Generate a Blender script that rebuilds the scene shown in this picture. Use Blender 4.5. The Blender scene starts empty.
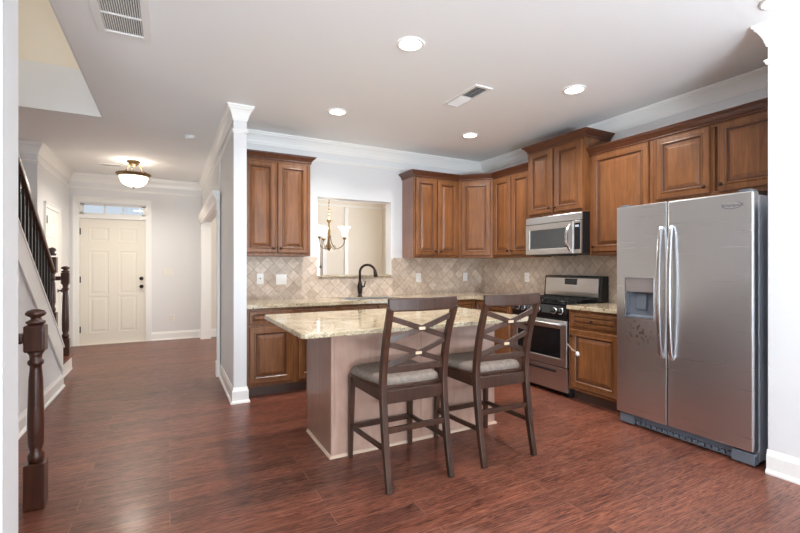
import bpy, bmesh, math, random
from mathutils import Vector, Matrix
random.seed(7)
S = bpy.context.scene
R = math.radians

# ------------------------------------------------------------------ camera
cam_d = bpy.data.cameras.new('camera')
cam_d.lens = 19.44; cam_d.sensor_width = 36; cam_d.clip_start = 0.05; cam_d.clip_end = 200
cam = bpy.data.objects.new('camera', cam_d)
cam.location = (0, 0, 1.26); cam.rotation_euler = (R(90), 0, R(-28.03))
S.collection.objects.link(cam); S.camera = cam

# ------------------------------------------------------------------ exposure, world
S.view_settings.view_transform = 'Standard'; S.view_settings.look = 'None'
S.view_settings.exposure = 0.22; S.view_settings.gamma = 1; S.view_settings.use_curve_mapping = False
S.cycles.use_denoising = True; S.cycles.max_bounces = 12; S.cycles.diffuse_bounces = 10
S.cycles.glossy_bounces = 4; S.cycles.transmission_bounces = 6
S.cycles.sample_clamp_indirect = 6; S.cycles.caustics_reflective = False; S.cycles.caustics_refractive = False
w = bpy.data.worlds.new('sky'); S.world = w; w.use_nodes = True
wn = w.node_tree; bg = wn.nodes['Background']
bg.inputs[0].default_value = (0.72, 0.83, 0.95, 1); bg.inputs[1].default_value = 0.75


def area(name, loc, rot, sx, sy, power, col=(1, 1, 1), spread=180, shape='RECTANGLE'):
    l = bpy.data.lights.new(name, 'AREA'); l.shape = shape; l.size = sx; l.size_y = sy
    l.energy = power; l.color = col; l.spread = R(spread)
    o = bpy.data.objects.new(name, l); o.location = loc; o.rotation_euler = rot
    S.collection.objects.link(o); return o


def point(name, loc, power, col, r=0.05):
    l = bpy.data.lights.new(name, 'POINT'); l.energy = power; l.color = col; l.shadow_soft_size = r
    o = bpy.data.objects.new(name, l); o.location = loc; S.collection.objects.link(o); return o


# daylight coming in through the windows of the room behind the camera; low upward lamps added to brighten the ceiling
DAY = (0.90, 0.95, 1.0); BNC = (0.77, 0.90, 1.0)
area('daylight_patio_door', (0.0, -3.63, 1.15), (R(95), 0, 0), 2.1, 1.9, 12, DAY)
area('daylight_window_rear', (2.3, -3.63, 1.45), (R(95), 0, 0), 1.1, 1.2, 8, DAY)
area('daylight_window_side', (-2.95, -0.5, 1.30), (R(92), 0, R(-90)), 2.8, 1.5, 6, DAY)
area('ceiling_uplight_door', (-0.1, -3.60, 0.25), (R(165), 0, 0), 2.1, 0.4, 560, BNC, 170)
area('ceiling_uplight_rear', (2.3, -3.60, 0.95), (R(155), 0, 0), 1.1, 0.4, 60, BNC, 170)
area('ceiling_uplight_side', (-2.92, -0.5, 0.55), (R(130), 0, R(-90)), 2.8, 0.4, 4, BNC, 170)
area('stairwell_fill', (-2.15, 3.9, 4.3), (R(50), 0, R(-90)), 2.0, 1.2, 38, DAY)  # added fill lamp that brightens the hallway; no window is built here
area('dining_side_fill', (4.02, 6.4, 1.45), (R(90), 0, R(90)), 1.5, 1.3, 42, DAY)  # added fill lamp, brightens the stair wall through the dining opening
area('daylight_dining_window', (2.2, 8.6, 1.3), (R(-90), 0, 0), 1.0, 1.2, 20, (1.0, 0.96, 0.9))
# lamps of the place
WARM = (1.0, 0.80, 0.58)
CANS = [(1.41, 3.92), (2.98, 3.92), (1.41, 2.50), (2.98, 2.50), (2.98, 1.12)]
for cx, cy in CANS:
    area('can_lamp', (cx, cy, 2.722), (0, 0, 0), 0.13, 0.13, 2 if cy < 2 else 16, (1.0, 0.97, 0.94), 140, 'DISK')
point('foyer_lamp', (-0.45, 7.12, 2.59), 9, (1.0, 0.87, 0.70), 0.06)
area('foyer_bowl_glow', (-0.45, 7.12, 2.345), (0, 0, 0), 0.34, 0.34, 20, (1.0, 0.89, 0.75), 180, 'DISK')
point('dining_lamp', (2.1, 6.2, 1.98), 22, (1.0, 0.90, 0.77), 0.10)
point('landing_lamp', (-1.0, 3.6, 4.9), 6, (1.0, 0.88, 0.72), 0.15)


# ------------------------------------------------------------------ materials
def mat(name, col, rough=0.5, metal=0.0, **kw):
    m = bpy.data.materials.new(name); m.use_nodes = True
    b = m.node_tree.nodes['Principled BSDF']
    b.inputs['Base Color'].default_value = (*col, 1)
    b.inputs['Roughness'].default_value = rough; b.inputs['Metallic'].default_value = metal
    for k, v in kw.items(): b.inputs[k.replace('_', ' ')].default_value = v
    return m


def nodes(m):
    nt = m.node_tree; return nt, nt.nodes, nt.links, nt.nodes['Principled BSDF']


def coords(nt, scale=(1, 1, 1), rot=(0, 0, 0)):
    tc = nt.nodes.new('ShaderNodeTexCoord'); mp = nt.nodes.new('ShaderNodeMapping')
    mp.inputs['Scale'].default_value = scale; mp.inputs['Rotation'].default_value = rot
    nt.links.new(tc.outputs['Object'], mp.inputs['Vector']); return mp.outputs['Vector']


def noise(nt, vec, sc, det=3, rough=0.5, dist=0):
    n = nt.nodes.new('ShaderNodeTexNoise'); n.inputs['Scale'].default_value = sc
    n.inputs['Detail'].default_value = det; n.inputs['Roughness'].default_value = rough
    n.inputs['Distortion'].default_value = dist
    nt.links.new(vec, n.inputs['Vector']); return n


def ramp(nt, fac, stops):
    r = nt.nodes.new('ShaderNodeValToRGB'); e = r.color_ramp.elements
    while len(e) < len(stops): e.new(0.5)
    for i, (p, c) in enumerate(stops): e[i].position = p; e[i].color = (*c, 1)
    nt.links.new(fac, r.inputs[0]); return r.outputs[0]


def mix(nt, fac, a, b, mode='MIX'):
    n = nt.nodes.new('ShaderNodeMix'); n.data_type = 'RGBA'; n.blend_type = mode
    for s, v in ((n.inputs[0], fac), (n.inputs[6], a), (n.inputs[7], b)):
        if isinstance(v, (int, float)): s.default_value = v
        elif isinstance(v, tuple): s.default_value = (*v, 1)
        else: nt.links.new(v, s)
    return n.outputs[2]


def bump(nt, h, strength, dist=0.01):
    b = nt.nodes.new('ShaderNodeBump'); b.inputs['Strength'].default_value = strength
    b.inputs['Distance'].default_value = dist; nt.links.new(h, b.inputs['Height'])
    nt.links.new(b.outputs[0], nt.nodes['Principled BSDF'].inputs['Normal'])


def paint(name, col, rough=0.6):
    m = mat(name, col, rough); nt, N, L, B = nodes(m)
    n = noise(nt, coords(nt), 220, 2); bump(nt, n.outputs[0], 0.06, 0.002); return m


def woodmat(name, dark, light, rough=0.35, scale=(14, 14, 1.3), bstr=0.03, coat=0.0):
    m = mat(name, light, rough); nt, N, L, B = nodes(m)
    v = coords(nt, scale)
    n1 = noise(nt, v, 2.2, 6, 0.62, 0.8)
    c1 = ramp(nt, n1.outputs[0], [(0.28, dark), (0.72, light)])
    n2 = noise(nt, coords(nt, (1, 1, 1)), 3.0, 3, 0.6)
    c2 = ramp(nt, n2.outputs[0], [(0.3, (0.82, 0.80, 0.78)), (0.7, (1.10, 1.10, 1.10))])
    L.new(mix(nt, 1.0, c1, c2, 'MULTIPLY'), B.inputs['Base Color'])
    if bstr: bump(nt, n1.outputs[0], bstr, 0.003)
    B.inputs['Coat Weight'].default_value = coat; B.inputs['Coat Roughness'].default_value = 0.2
    return m


M = {}
M['wall'] = paint('wall_white_paint', (0.76, 0.76, 0.76))
M['cream'] = paint('cream_paint', (0.78, 0.72, 0.62))
M['ceil'] = paint('ceiling_paint', (0.90, 0.905, 0.90), 0.8)
M['trim'] = mat('trim_gloss_white', (0.87, 0.86, 0.83), 0.32)
M['doorpaint'] = mat('door_cream_paint', (0.80, 0.76, 0.67), 0.35)
M['cab'] = woodmat('maple_glazed', (0.125, 0.046, 0.016), (0.25, 0.100, 0.034), 0.36, coat=0.10)
M['glaze'] = mat('dark_glaze', (0.078, 0.027, 0.012), 0.4)
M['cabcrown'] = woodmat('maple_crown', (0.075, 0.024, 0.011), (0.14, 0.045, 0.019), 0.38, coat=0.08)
M['cabside'] = woodmat('maple_side', (0.22, 0.105, 0.070), (0.33, 0.165, 0.115), 0.30, coat=0.35)
M['panel'] = woodmat('island_panel_sheen', (0.42, 0.255, 0.19), (0.54, 0.35, 0.275), 0.30, (5, 5, 1.0), 0.01, 0.5)  # paler than the side panels: window reflection put into the base colour
M['shoe'] = mat('pale_shoe_moulding', (0.62, 0.45, 0.34), 0.4)
M['toe'] = mat('toe_kick_brown', (0.085, 0.045, 0.032), 0.5)
M['stool'] = woodmat('stool_walnut', (0.026, 0.011, 0.007), (0.072, 0.029, 0.015), 0.36, coat=0.08)
M['stair'] = woodmat('stair_walnut', (0.040, 0.014, 0.009), (0.095, 0.034, 0.020), 0.30, coat=0.12)
M['cab'].node_tree.nodes['Principled BSDF'].inputs['Specular IOR Level'].default_value = 0.38
M['stool'].node_tree.nodes['Principled BSDF'].inputs['Specular IOR Level'].default_value = 0.35
M['iron'] = mat('baluster_black', (0.010, 0.008, 0.008), 0.35)
M['bronze'] = mat('oil_rubbed_bronze', (0.035, 0.022, 0.018), 0.35, 0.7)
M['brass'] = mat('antique_brass', (0.22, 0.14, 0.065), 0.4, 0.8)
M['tan'] = mat('tan_metal_band', (0.75, 0.55, 0.38), 0.35, 0.3)
M['black'] = mat('gloss_black', (0.008, 0.008, 0.009), 0.12)
M['matblack'] = mat('matte_black', (0.012, 0.012, 0.013), 0.5)
M['grey'] = mat('grey_plastic', (0.12, 0.135, 0.16), 0.45)
M['lgrey'] = mat('fridge_side_grey', (0.42, 0.45, 0.52), 0.4)
M['chrome'] = mat('chrome', (0.80, 0.80, 0.82), 0.14, 1.0)
M['handlesteel'] = mat('satin_steel', (0.62, 0.62, 0.64), 0.22, 1.0)
M['white'] = mat('white_plastic', (0.86, 0.85, 0.83), 0.35)
M['offwhite'] = mat('ivory_plastic', (0.80, 0.77, 0.70), 0.35)
M['ventdark'] = mat('duct_shadow', (0.055, 0.05, 0.048), 0.8)
M['glass'] = mat('window_glass', (1, 1, 1), 0.0, 0, Transmission_Weight=1.0, IOR=1.45)
M['display'] = mat('display_glass', (0.012, 0.014, 0.016), 0.08)
M['mwglass'] = mat('microwave_glass', (0.045, 0.048, 0.048), 0.08)


def steel(name, col, rough, stretch=(0.6, 0.6, 70), var=0.05):
    m = mat(name, col, rough, 1.0); nt, N, L, B = nodes(m)
    n = noise(nt, coords(nt, stretch), 3.0, 2)
    mr = nt.nodes.new('ShaderNodeMapRange'); L.new(n.outputs[0], mr.inputs[0])
    mr.inputs[3].default_value = rough - var; mr.inputs[4].default_value = rough + var
    L.new(mr.outputs[0], B.inputs['Roughness'])
    return m


M['steel'] = steel('brushed_stainless', (0.60, 0.59, 0.58), 0.32)
M['steel2'] = steel('brushed_stainless_fridge', (0.68, 0.685, 0.70), 0.29, var=0.04)
# rust coloured splashes below the dispenser
nt, N, L, B = nodes(M['steel2'])
tc = N.new('ShaderNodeTexCoord')
def dist_mask(nt, tc, c, r0, r1):
    d = nt.nodes.new('ShaderNodeVectorMath'); d.operation = 'DISTANCE'
    nt.links.new(tc.outputs['Object'], d.inputs[0]); d.inputs[1].default_value = c
    mr = nt.nodes.new('ShaderNodeMapRange'); nt.links.new(d.outputs['Value'], mr.inputs[0])
    mr.inputs[1].default_value = r0; mr.inputs[2].default_value = r1
    mr.inputs[3].default_value = 1; mr.inputs[4].default_value = 0
    return mr.outputs[0]
mk = dist_mask(nt, tc, (3.2, 2.08, 0.745), 0.05, 0.13)
nn = noise(nt, coords(nt), 30, 3, 0.55)
sp = nt.nodes.new('ShaderNodeMapRange'); L.new(nn.outputs[0], sp.inputs[0]); sp.inputs[1].default_value = 0.53; sp.inputs[2].default_value = 0.62
mm = nt.nodes.new('ShaderNodeMath'); mm.operation = 'MULTIPLY'; L.new(mk, mm.inputs[0]); L.new(sp.outputs[0], mm.inputs[1])
m2 = nt.nodes.new('ShaderNodeMath'); m2.operation = 'MULTIPLY'; L.new(mm.outputs[0], m2.inputs[0]); m2.inputs[1].default_value = 0.75
L.new(mix(nt, m2.outputs[0], (0.68, 0.685, 0.70), (0.26, 0.15, 0.10)), B.inputs['Base Color'])


def emis(name, col, st):
    m = mat(name, (0.9, 0.88, 0.84), 0.4); b = m.node_tree.nodes['Principled BSDF']
    b.inputs['Emission Color'].default_value = (*col, 1); b.inputs['Emission Strength'].default_value = st; return m


M['lamp'] = emis('lamp_disc', (1, 0.95, 0.86), 6.0)
M['bowl'] = emis('alabaster_glass_lit', (1.0, 0.90, 0.74), 1.6)
M['shade'] = emis('frosted_shade_lit', (1.0, 0.92, 0.78), 0.45)

# granite
def granite(name, base, light, dark, sc=1.0):
    m = mat(name, base, 0.10); nt, N, L, B = nodes(m); v = coords(nt)
    n1 = noise(nt, v, 7 * sc, 4, 0.6); c = ramp(nt, n1.outputs[0], [(0.32, base), (0.68, light)])
    n2 = noise(nt, v, 95 * sc, 3, 0.7); s2 = ramp(nt, n2.outputs[0], [(0.56, (0, 0, 0)), (0.62, (1, 1, 1))])
    c = mix(nt, s2, c, tuple(x * 0.55 for x in base))
    vo = N.new('ShaderNodeTexVoronoi'); vo.inputs['Scale'].default_value = 60 * sc; L.new(v, vo.inputs['Vector'])
    n3 = noise(nt, v, 42 * sc, 3, 0.65); s3 = ramp(nt, n3.outputs[0], [(0.575, (0, 0, 0)), (0.66, (1, 1, 1))])
    c = mix(nt, s3, c, dark)
    s4 = ramp(nt, vo.outputs['Distance'], [(0.10, (1, 1, 1)), (0.2, (0, 0, 0))])
    c = mix(nt, s4, c, (0.80, 0.74, 0.62))
    L.new(c, B.inputs['Base Color']); return m


M['granite'] = granite('beige_granite', (0.38, 0.29, 0.175), (0.60, 0.51, 0.36), (0.05, 0.035, 0.03))

# diagonal travertine backsplash
def backsplash():
    m = mat('diagonal_travertine', (0.5, 0.42, 0.34), 0.38); nt, N, L, B = nodes(m)
    tc = N.new('ShaderNodeTexCoord'); sx = N.new('ShaderNodeSeparateXYZ'); L.new(tc.outputs['Object'], sx.inputs[0])
    ad = N.new('ShaderNodeMath'); ad.operation = 'SUBTRACT'; L.new(sx.outputs[0], ad.inputs[0]); L.new(sx.outputs[1], ad.inputs[1])
    cb = N.new('ShaderNodeCombineXYZ'); L.new(ad.outputs[0], cb.inputs[0]); L.new(sx.outputs[2], cb.inputs[1])
    mp = N.new('ShaderNodeMapping'); mp.inputs['Rotation'].default_value = (0, 0, R(45)); L.new(cb.outputs[0], mp.inputs[0])
    br = N.new('ShaderNodeTexBrick'); br.offset = 0; br.squash = 1
    br.inputs['Scale'].default_value = 1; br.inputs['Brick Width'].default_value = 0.102; br.inputs['Row Height'].default_value = 0.102
    br.inputs['Mortar Size'].default_value = 0.0032; br.inputs['Mortar Smooth'].default_value = 0.3; br.inputs['Bias'].default_value = 0
    br.inputs['Color1'].default_value = (0.50, 0.40, 0.32, 1); br.inputs['Color2'].default_value = (0.70, 0.60, 0.51, 1)
    br.inputs['Mortar'].default_value = (0.40, 0.32, 0.26, 1)
    L.new(mp.outputs[0], br.inputs[0])
    n = noise(nt, coords(nt), 22, 4, 0.6); c2 = ramp(nt, n.outputs[0], [(0.35, (0.84, 0.81, 0.78)), (0.65, (1.08, 1.07, 1.05))])
    L.new(mix(nt, 1.0, br.outputs[0], c2, 'MULTIPLY'), B.inputs['Base Color'])
    inv = N.new('ShaderNodeMath'); inv.operation = 'SUBTRACT'; inv.inputs[0].default_value = 1; L.new(br.outputs['Fac'], inv.inputs[1])
    bump(nt, inv.outputs[0], 0.4, 0.002); return m


M['tile'] = backsplash()

# hand scraped hardwood, boards run along X
def floor_mat():
    m = mat('handscraped_hardwood', (0.12, 0.04, 0.02), 0.25); nt, N, L, B = nodes(m)
    v = coords(nt)
    br = N.new('ShaderNodeTexBrick'); br.offset = 0.37; br.offset_frequency = 2
    br.inputs['Scale'].default_value = 1; br.inputs['Brick Width'].default_value = 1.15; br.inputs['Row Height'].default_value = 0.125
    br.inputs['Mortar Size'].default_value = 0.0015; br.inputs['Mortar Smooth'].default_value = 0.2; br.inputs['Bias'].default_value = 0
    br.inputs['Color1'].default_value = (0.0, 0.0, 0.0, 1); br.inputs['Color2'].default_value = (1, 1, 1, 1)
    br.inputs['Mortar'].default_value = (0.5, 0.5, 0.5, 1); L.new(v, br.inputs[0])
    sh = N.new('ShaderNodeVectorMath'); sh.operation = 'MULTIPLY_ADD'; L.new(br.outputs[0], sh.inputs[0])
    sh.inputs[1].default_value = (3.1, 5.7, 2.3); L.new(v, sh.inputs[2])
    mp = N.new('ShaderNodeMapping'); mp.inputs['Scale'].default_value = (1.9, 34, 1); L.new(sh.outputs[0], mp.inputs[0])
    n1 = noise(nt, mp.outputs[0], 2.8, 8, 0.70, 2.2)
    c1 = ramp(nt, n1.outputs[0], [(0.38, (0.034, 0.011, 0.009)), (0.50, (0.155, 0.050, 0.031)), (0.62, (0.29, 0.108, 0.064))])
    c2 = ramp(nt, br.outputs[0], [(0.0, (0.74, 0.74, 0.76)), (1.0, (1.18, 1.14, 1.10))])
    c = mix(nt, 1.0, c1, c2, 'MULTIPLY')
    c = mix(nt, br.outputs['Fac'], c, (0.27, 0.125, 0.085))
    L.new(c, B.inputs['Base Color'])
    mp2 = N.new('ShaderNodeMapping'); mp2.inputs['Scale'].default_value = (2.2, 9, 1); L.new(sh.outputs[0], mp2.inputs[0])
    n2 = noise(nt, mp2.outputs[0], 3.2, 3, 0.5)
    ad = N.new('ShaderNodeMath'); ad.operation = 'MULTIPLY_ADD'; L.new(n1.outputs[0], ad.inputs[0]); ad.inputs[1].default_value = 0.35
    L.new(n2.outputs[0], ad.inputs[2])
    sb = N.new('ShaderNodeMath'); sb.operation = 'SUBTRACT'; L.new(ad.outputs[0], sb.inputs[0]); L.new(br.outputs['Fac'], sb.inputs[1])
    bump(nt, sb.outputs[0], 0.12, 0.004)
    rr = ramp(nt, n1.outputs[0], [(0.3, (0.42,) * 3), (0.7, (0.28,) * 3)]); L.new(rr, B.inputs['Roughness'])
    B.inputs['Specular IOR Level'].default_value = 0.35; B.inputs['Coat Weight'].default_value = 0.08; B.inputs['Coat Roughness'].default_value = 0.14
    return m


M['floor'] = floor_mat()
def fabric():
    m = mat('taupe_upholstery', (0.20, 0.28, 0.24), 0.75); nt, N, L, B = nodes(m)
    n = noise(nt, coords(nt), 40, 4, 0.6, 0.5); L.new(ramp(nt, n.outputs[0], [(0.3, (0.15, 0.115, 0.092)), (0.7, (0.26, 0.21, 0.175))]), B.inputs['Base Color'])
    bump(nt, n.outputs[0], 0.12, 0.003); return m


M['fabric'] = fabric()


# ------------------------------------------------------------------ mesh helpers
def bm_(): return bmesh.new()


def box(bm, x0, x1, y0, y1, z0, z1, mi=0):
    x0, x1 = sorted((x0, x1)); y0, y1 = sorted((y0, y1)); z0, z1 = sorted((z0, z1))
    v = [bm.verts.new(p) for p in ((x0, y0, z0), (x1, y0, z0), (x1, y1, z0), (x0, y1, z0), (x0, y0, z1), (x1, y0, z1), (x1, y1, z1), (x0, y1, z1))]
    for f in ((3, 2, 1, 0), (4, 5, 6, 7), (0, 1, 5, 4), (1, 2, 6, 5), (2, 3, 7, 6), (3, 0, 4, 7)):
        bm.faces.new([v[i] for i in f]).material_index = mi
    return bm


def BX(*a, **k): return box(bm_(), *a, **k)


def lathe(bm, prof, c=(0, 0, 0), n=24, mi=0, axis='Z'):
    rings = []
    for r, z in prof:
        ring = []
        for i in range(n):
            a = 2 * math.pi * i / n; p = (r * math.cos(a), r * math.sin(a), z)
            if axis == 'Y': p = (p[0], p[2], p[1])
            if axis == 'X': p = (p[2], p[0], p[1])
            ring.append(bm.verts.new((c[0] + p[0], c[1] + p[1], c[2] + p[2])))
        rings.append(ring)
    fs = []
    for a, b in zip(rings, rings[1:]):
        for i in range(n): fs.append(bm.faces.new((a[i], a[(i + 1) % n], b[(i + 1) % n], b[i])))
    for f in fs: f.smooth = True; f.material_index = mi
    if prof[0][0] > 1e-5: bm.faces.new(rings[0][::-1]).material_index = mi
    if prof[-1][0] > 1e-5: bm.faces.new(rings[-1]).material_index = mi
    return bm


def tube(bm, pts, r, n=10, mi=0, smooth=True):
    pts = [Vector(p) for p in pts]; rad = r if isinstance(r, (list, tuple)) else [r] * len(pts)
    rings = []; ref = None
    for i, p in enumerate(pts):
        t = (pts[min(i + 1, len(pts) - 1)] - pts[max(i - 1, 0)]).normalized()
        if ref is None: ref = t.orthogonal().normalized()
        ref = (ref - t * ref.dot(t)).normalized(); q = t.cross(ref)
        rings.append([bm.verts.new(p + (ref * math.cos(2 * math.pi * k / n) + q * math.sin(2 * math.pi * k / n)) * rad[i]) for k in range(n)])
    for a, b in zip(rings, rings[1:]):
        for k in range(n):
            f = bm.faces.new((a[k], a[(k + 1) % n], b[(k + 1) % n], b[k])); f.smooth = smooth; f.material_index = mi
    bm.faces.new(rings[0][::-1]); bm.faces.new(rings[-1]); return bm


def spline(pts, n=8):
    P = [Vector(p) for p in pts]; P = [P[0] * 2 - P[1]] + P + [P[-1] * 2 - P[-2]]; out = []
    for i in range(1, len(P) - 2):
        for k in range(n):
            t = k / n; a, b, c, d = P[i - 1:i + 3]
            out.append(0.5 * ((2 * b) + (c - a) * t + (2 * a - 5 * b + 4 * c - d) * t * t + (3 * b - a - 3 * c + d) * t ** 3))
    out.append(P[-2]); return out


def ribbon(bm, pts, side, w, t, mi=0):
    """bar of rectangular section: w across «side», t along the normal; w and t may be lists"""
    pts = [Vector(p) for p in pts]; side = Vector(side).normalized(); rings = []
    W = w if isinstance(w, (list, tuple)) else [w] * len(pts); T = t if isinstance(t, (list, tuple)) else [t] * len(pts)
    for i, p in enumerate(pts):
        tg = (pts[min(i + 1, len(pts) - 1)] - pts[max(i - 1, 0)]).normalized()
        nn_ = side.cross(tg).normalized(); sd = side * W[i] / 2; nv = nn_ * T[i] / 2
        rings.append([bm.verts.new(p + q) for q in (-sd - nv, sd - nv, sd + nv, -sd + nv)])
    for a, b in zip(rings, rings[1:]):
        for k in range(4): bm.faces.new((a[k], a[(k + 1) % 4], b[(k + 1) % 4], b[k])).material_index = mi
    bm.faces.new(rings[0][::-1]); bm.faces.new(rings[-1]); return bm


def sweep(bm, path, prof, z=0.0, g0=None, g1=None, mi=0):
    """sweep a profile (out, height) along a horizontal path with mitred corners; out is to the right of travel"""
    P = [Vector(p) for p in path]
    A = [Vector(g0)] if g0 else [P[0] * 2 - P[1]]; Bq = [Vector(g1)] if g1 else [P[-1] * 2 - P[-2]]
    Q = A + P + Bq; rings = []
    for i in range(1, len(Q) - 1):
        d0 = (Q[i] - Q[i - 1]).normalized(); d1 = (Q[i + 1] - Q[i]).normalized()
        n0 = Vector((d0.y, -d0.x)); n1 = Vector((d1.y, -d1.x)); mv = (n0 + n1).normalized(); mv /= max(mv.dot(n0), 0.2)
        rings.append([bm.verts.new((Q[i].x + mv.x * o, Q[i].y + mv.y * o, z + h)) for o, h in prof])
    k = len(prof)
    for a, b in zip(rings, rings[1:]):
        for j in range(k): bm.faces.new((a[j], a[(j + 1) % k], b[(j + 1) % k], b[j])).material_index = mi
    bm.faces.new(rings[0][::-1]); bm.faces.new(rings[-1]); return bm


def prism(bm, poly, fn, d0, d1, mi=0):
    """extrude polygon [(a,b)] between depth d0 and d1; fn(a,b,d)->xyz"""
    a = [bm.verts.new(fn(p, q, d0)) for p, q in poly]; b = [bm.verts.new(fn(p, q, d1)) for p, q in poly]
    n = len(poly); bm.faces.new(a[::-1]).material_index = mi; bm.faces.new(b).material_index = mi
    for i in range(n): bm.faces.new((a[i], a[(i + 1) % n], b[(i + 1) % n], b[i])).material_index = mi
    return bm


def rings_panel(bm, w, h, prof, mats, x=0, z=0):
    """rectangular rings: prof = [(inset, y)], local front faces -y; mats per ring step, last one the centre"""
    rr = []
    for ins, y in prof:
        rr.append([bm.verts.new(p) for p in ((x + ins, y, z + ins), (x + w - ins, y, z + ins), (x + w - ins, y, z + h - ins), (x + ins, y, z + h - ins))])
    for i, (a, b) in enumerate(zip(rr, rr[1:])):
        for k in range(4): bm.faces.new((a[k], a[(k + 1) % 4], b[(k + 1) % 4], b[k])).material_index = mats[i]
    bm.faces.new(rr[-1]).material_index = mats[-1]; bm.faces.new(rr[0][::-1]); return bm


def obj(name, bm, mats, parent=None, bev=0.0, label=None, xf=None, kind=None):
    if xf is not None: bmesh.ops.transform(bm, matrix=xf, verts=bm.verts)
    bmesh.ops.recalc_face_normals(bm, faces=bm.faces)
    me = bpy.data.meshes.new(name); bm.to_mesh(me); bm.free()
    for m in (mats if isinstance(mats, (list, tuple)) else [mats]): me.materials.append(M[m] if isinstance(m, str) else m)
    o = bpy.data.objects.new(name, me); S.collection.objects.link(o)
    if parent is not None:
        o.parent = parent
        if parent.type == 'EMPTY':
            o.matrix_parent_inverse = (Matrix.Translation(parent.location) @ parent.rotation_euler.to_matrix().to_4x4()).inverted()
    if bev:
        b = o.modifiers.new('bevel', 'BEVEL'); b.width = bev; b.segments = 2; b.limit_method = 'ANGLE'; b.angle_limit = R(35)
    if label: o['label'] = label
    if kind: o['kind'] = kind
    return o


def thing(name, label, cat, loc, rz=0, group=None):
    o = bpy.data.objects.new(name, None); S.collection.objects.link(o); o.empty_display_size = 0.1
    o.location = loc; o.rotation_euler = (0, 0, rz); o['label'] = label; o['category'] = cat
    if group: o['group'] = group
    return o


def tag(o, label, cat, group=None):
    o['label'] = label; o['category'] = cat
    if group: o['group'] = group
    return o


def copy_tree(root, loc, label, rz=None, group=None):
    r = root.copy(); S.collection.objects.link(r); r.location = loc; r['label'] = label
    if rz is not None: r.rotation_euler = (0, 0, rz)
    if group: r['group'] = group
    for ch in list(root.children):
        c = ch.copy(); S.collection.objects.link(c); c.parent = r; c.matrix_parent_inverse = ch.matrix_parent_inverse.copy()
        for g in list(ch.children):
            d = g.copy(); S.collection.objects.link(d); d.parent = c
    return r


def struct(name, bm, m, parent=None, bev=0):
    o = obj(name, bm, m, parent, bev)
    if parent is None: o['kind'] = 'structure'
    return o


CEIL = 2.74
# ------------------------------------------------------------------ room shell
struct('floor', BX(-3.1, 4.2, -3.8, 8.75, -0.12, 0), 'floor')
b = bm_()
box(b, -0.583, 4.2, -3.8, 8.75, CEIL, 3.17)
box(b, -3.1, -0.583, -3.8, 1.87, CEIL, 3.17)
box(b, -3.1, -0.583, 5.165, 8.75, CEIL, 3.17)
struct('ceiling', b, 'ceil')
# back kitchen wall with the pass-through
PX0, PX1, PZ0, PZ1 = 1.525, 2.50, 1.135, 2.085
b = bm_(); YB = 4.93
box(b, 0.63, PX0, YB, 5.07, 0, CEIL); box(b, PX1, 4.2, YB, 5.07, 0, CEIL)
box(b, PX0, PX1, YB, 5.07, 0, PZ0); box(b, PX0, PX1, YB, 5.07, PZ1, CEIL)
struct('wall_back', b, 'wall')
# kitchen right wall and the fridge recess stub
struct('wall_right', BX(3.95, 4.1, 1.275, YB, 0, CEIL), 'wall')
b = bm_(); box(b, 3.23, 4.1, -3.7, 1.275, 0, CEIL); struct('wall_right_near', b, 'wall')
# wing wall, opening to the dining room, wall over it
b = bm_()
box(b, 0.516, 0.63, 4.22, 5.42, 0, CEIL); box(b, 0.505, 0.63, 5.42, 8.22, 2.03, CEIL); box(b, 0.505, 0.63, 8.22, 8.45, 0, CEIL)
struct('wall_wing', b, 'wall')
# foyer front wall with door and transom holes
b = bm_(); YF = 8.45
box(b, -2.2, -1.27, YF, 8.6, 0, CEIL); box(b, -0.36, 1.7, YF, 8.6, 0, CEIL); box(b, -1.27, -0.36, YF, 8.6, 2.27, CEIL)
box(b, -1.27, -0.36, YF, 8.6, 2.035, 2.10)
box(b, 2.72, 4.2, YF, 8.6, 0, CEIL); box(b, 1.7, 2.72, YF, 8.6, 0, 0.55); box(b, 1.7, 2.72, YF, 8.6, 1.95, CEIL)
struct('wall_front', b, 'wall')
# dining room
b = bm_(); box(b, 4.05, 4.2, 5.07, 5.6, 0, CEIL); box(b, 4.05, 4.2, 7.2, YF, 0, CEIL); box(b, 4.05, 4.2, 5.6, 7.2, 0, 0.75); box(b, 4.05, 4.2, 5.6, 7.2, 2.15, CEIL)
struct('wall_dining_right', b, 'cream')
b = bm_(); box(b, 0.64, 1.7, 8.43, YF, 0, CEIL); box(b, 2.72, 4.05, 8.43, YF, 0, CEIL); box(b, 1.7, 2.72, 8.43, YF, 0, .55); box(b, 1.7, 2.72, 8.43, YF, 1.95, CEIL)
struct('wall_dining_front', b, 'cream')
b = bm_(); box(b, 0.631, PX0, 5.071, 5.08, 0, CEIL); box(b, PX1, 4.05, 5.071, 5.08, 0, CEIL); struct('wall_dining_near', b, 'cream')
# stair hall
struct('wall_left', BX(-2.2, -2.05, 1.87, 6.6, 0, CEIL), 'wall')
struct('wall_left_foyer', box(BX(-2.2, -1.40, 6.6, 6.9, 0, CEIL), -1.5, -1.40, 6.9, YF, 0, CEIL), 'wall')
struct('wall_left_near', BX(-3.1, -0.4466, 1.713, 1.87, 0, CEIL), 'wall')
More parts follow.
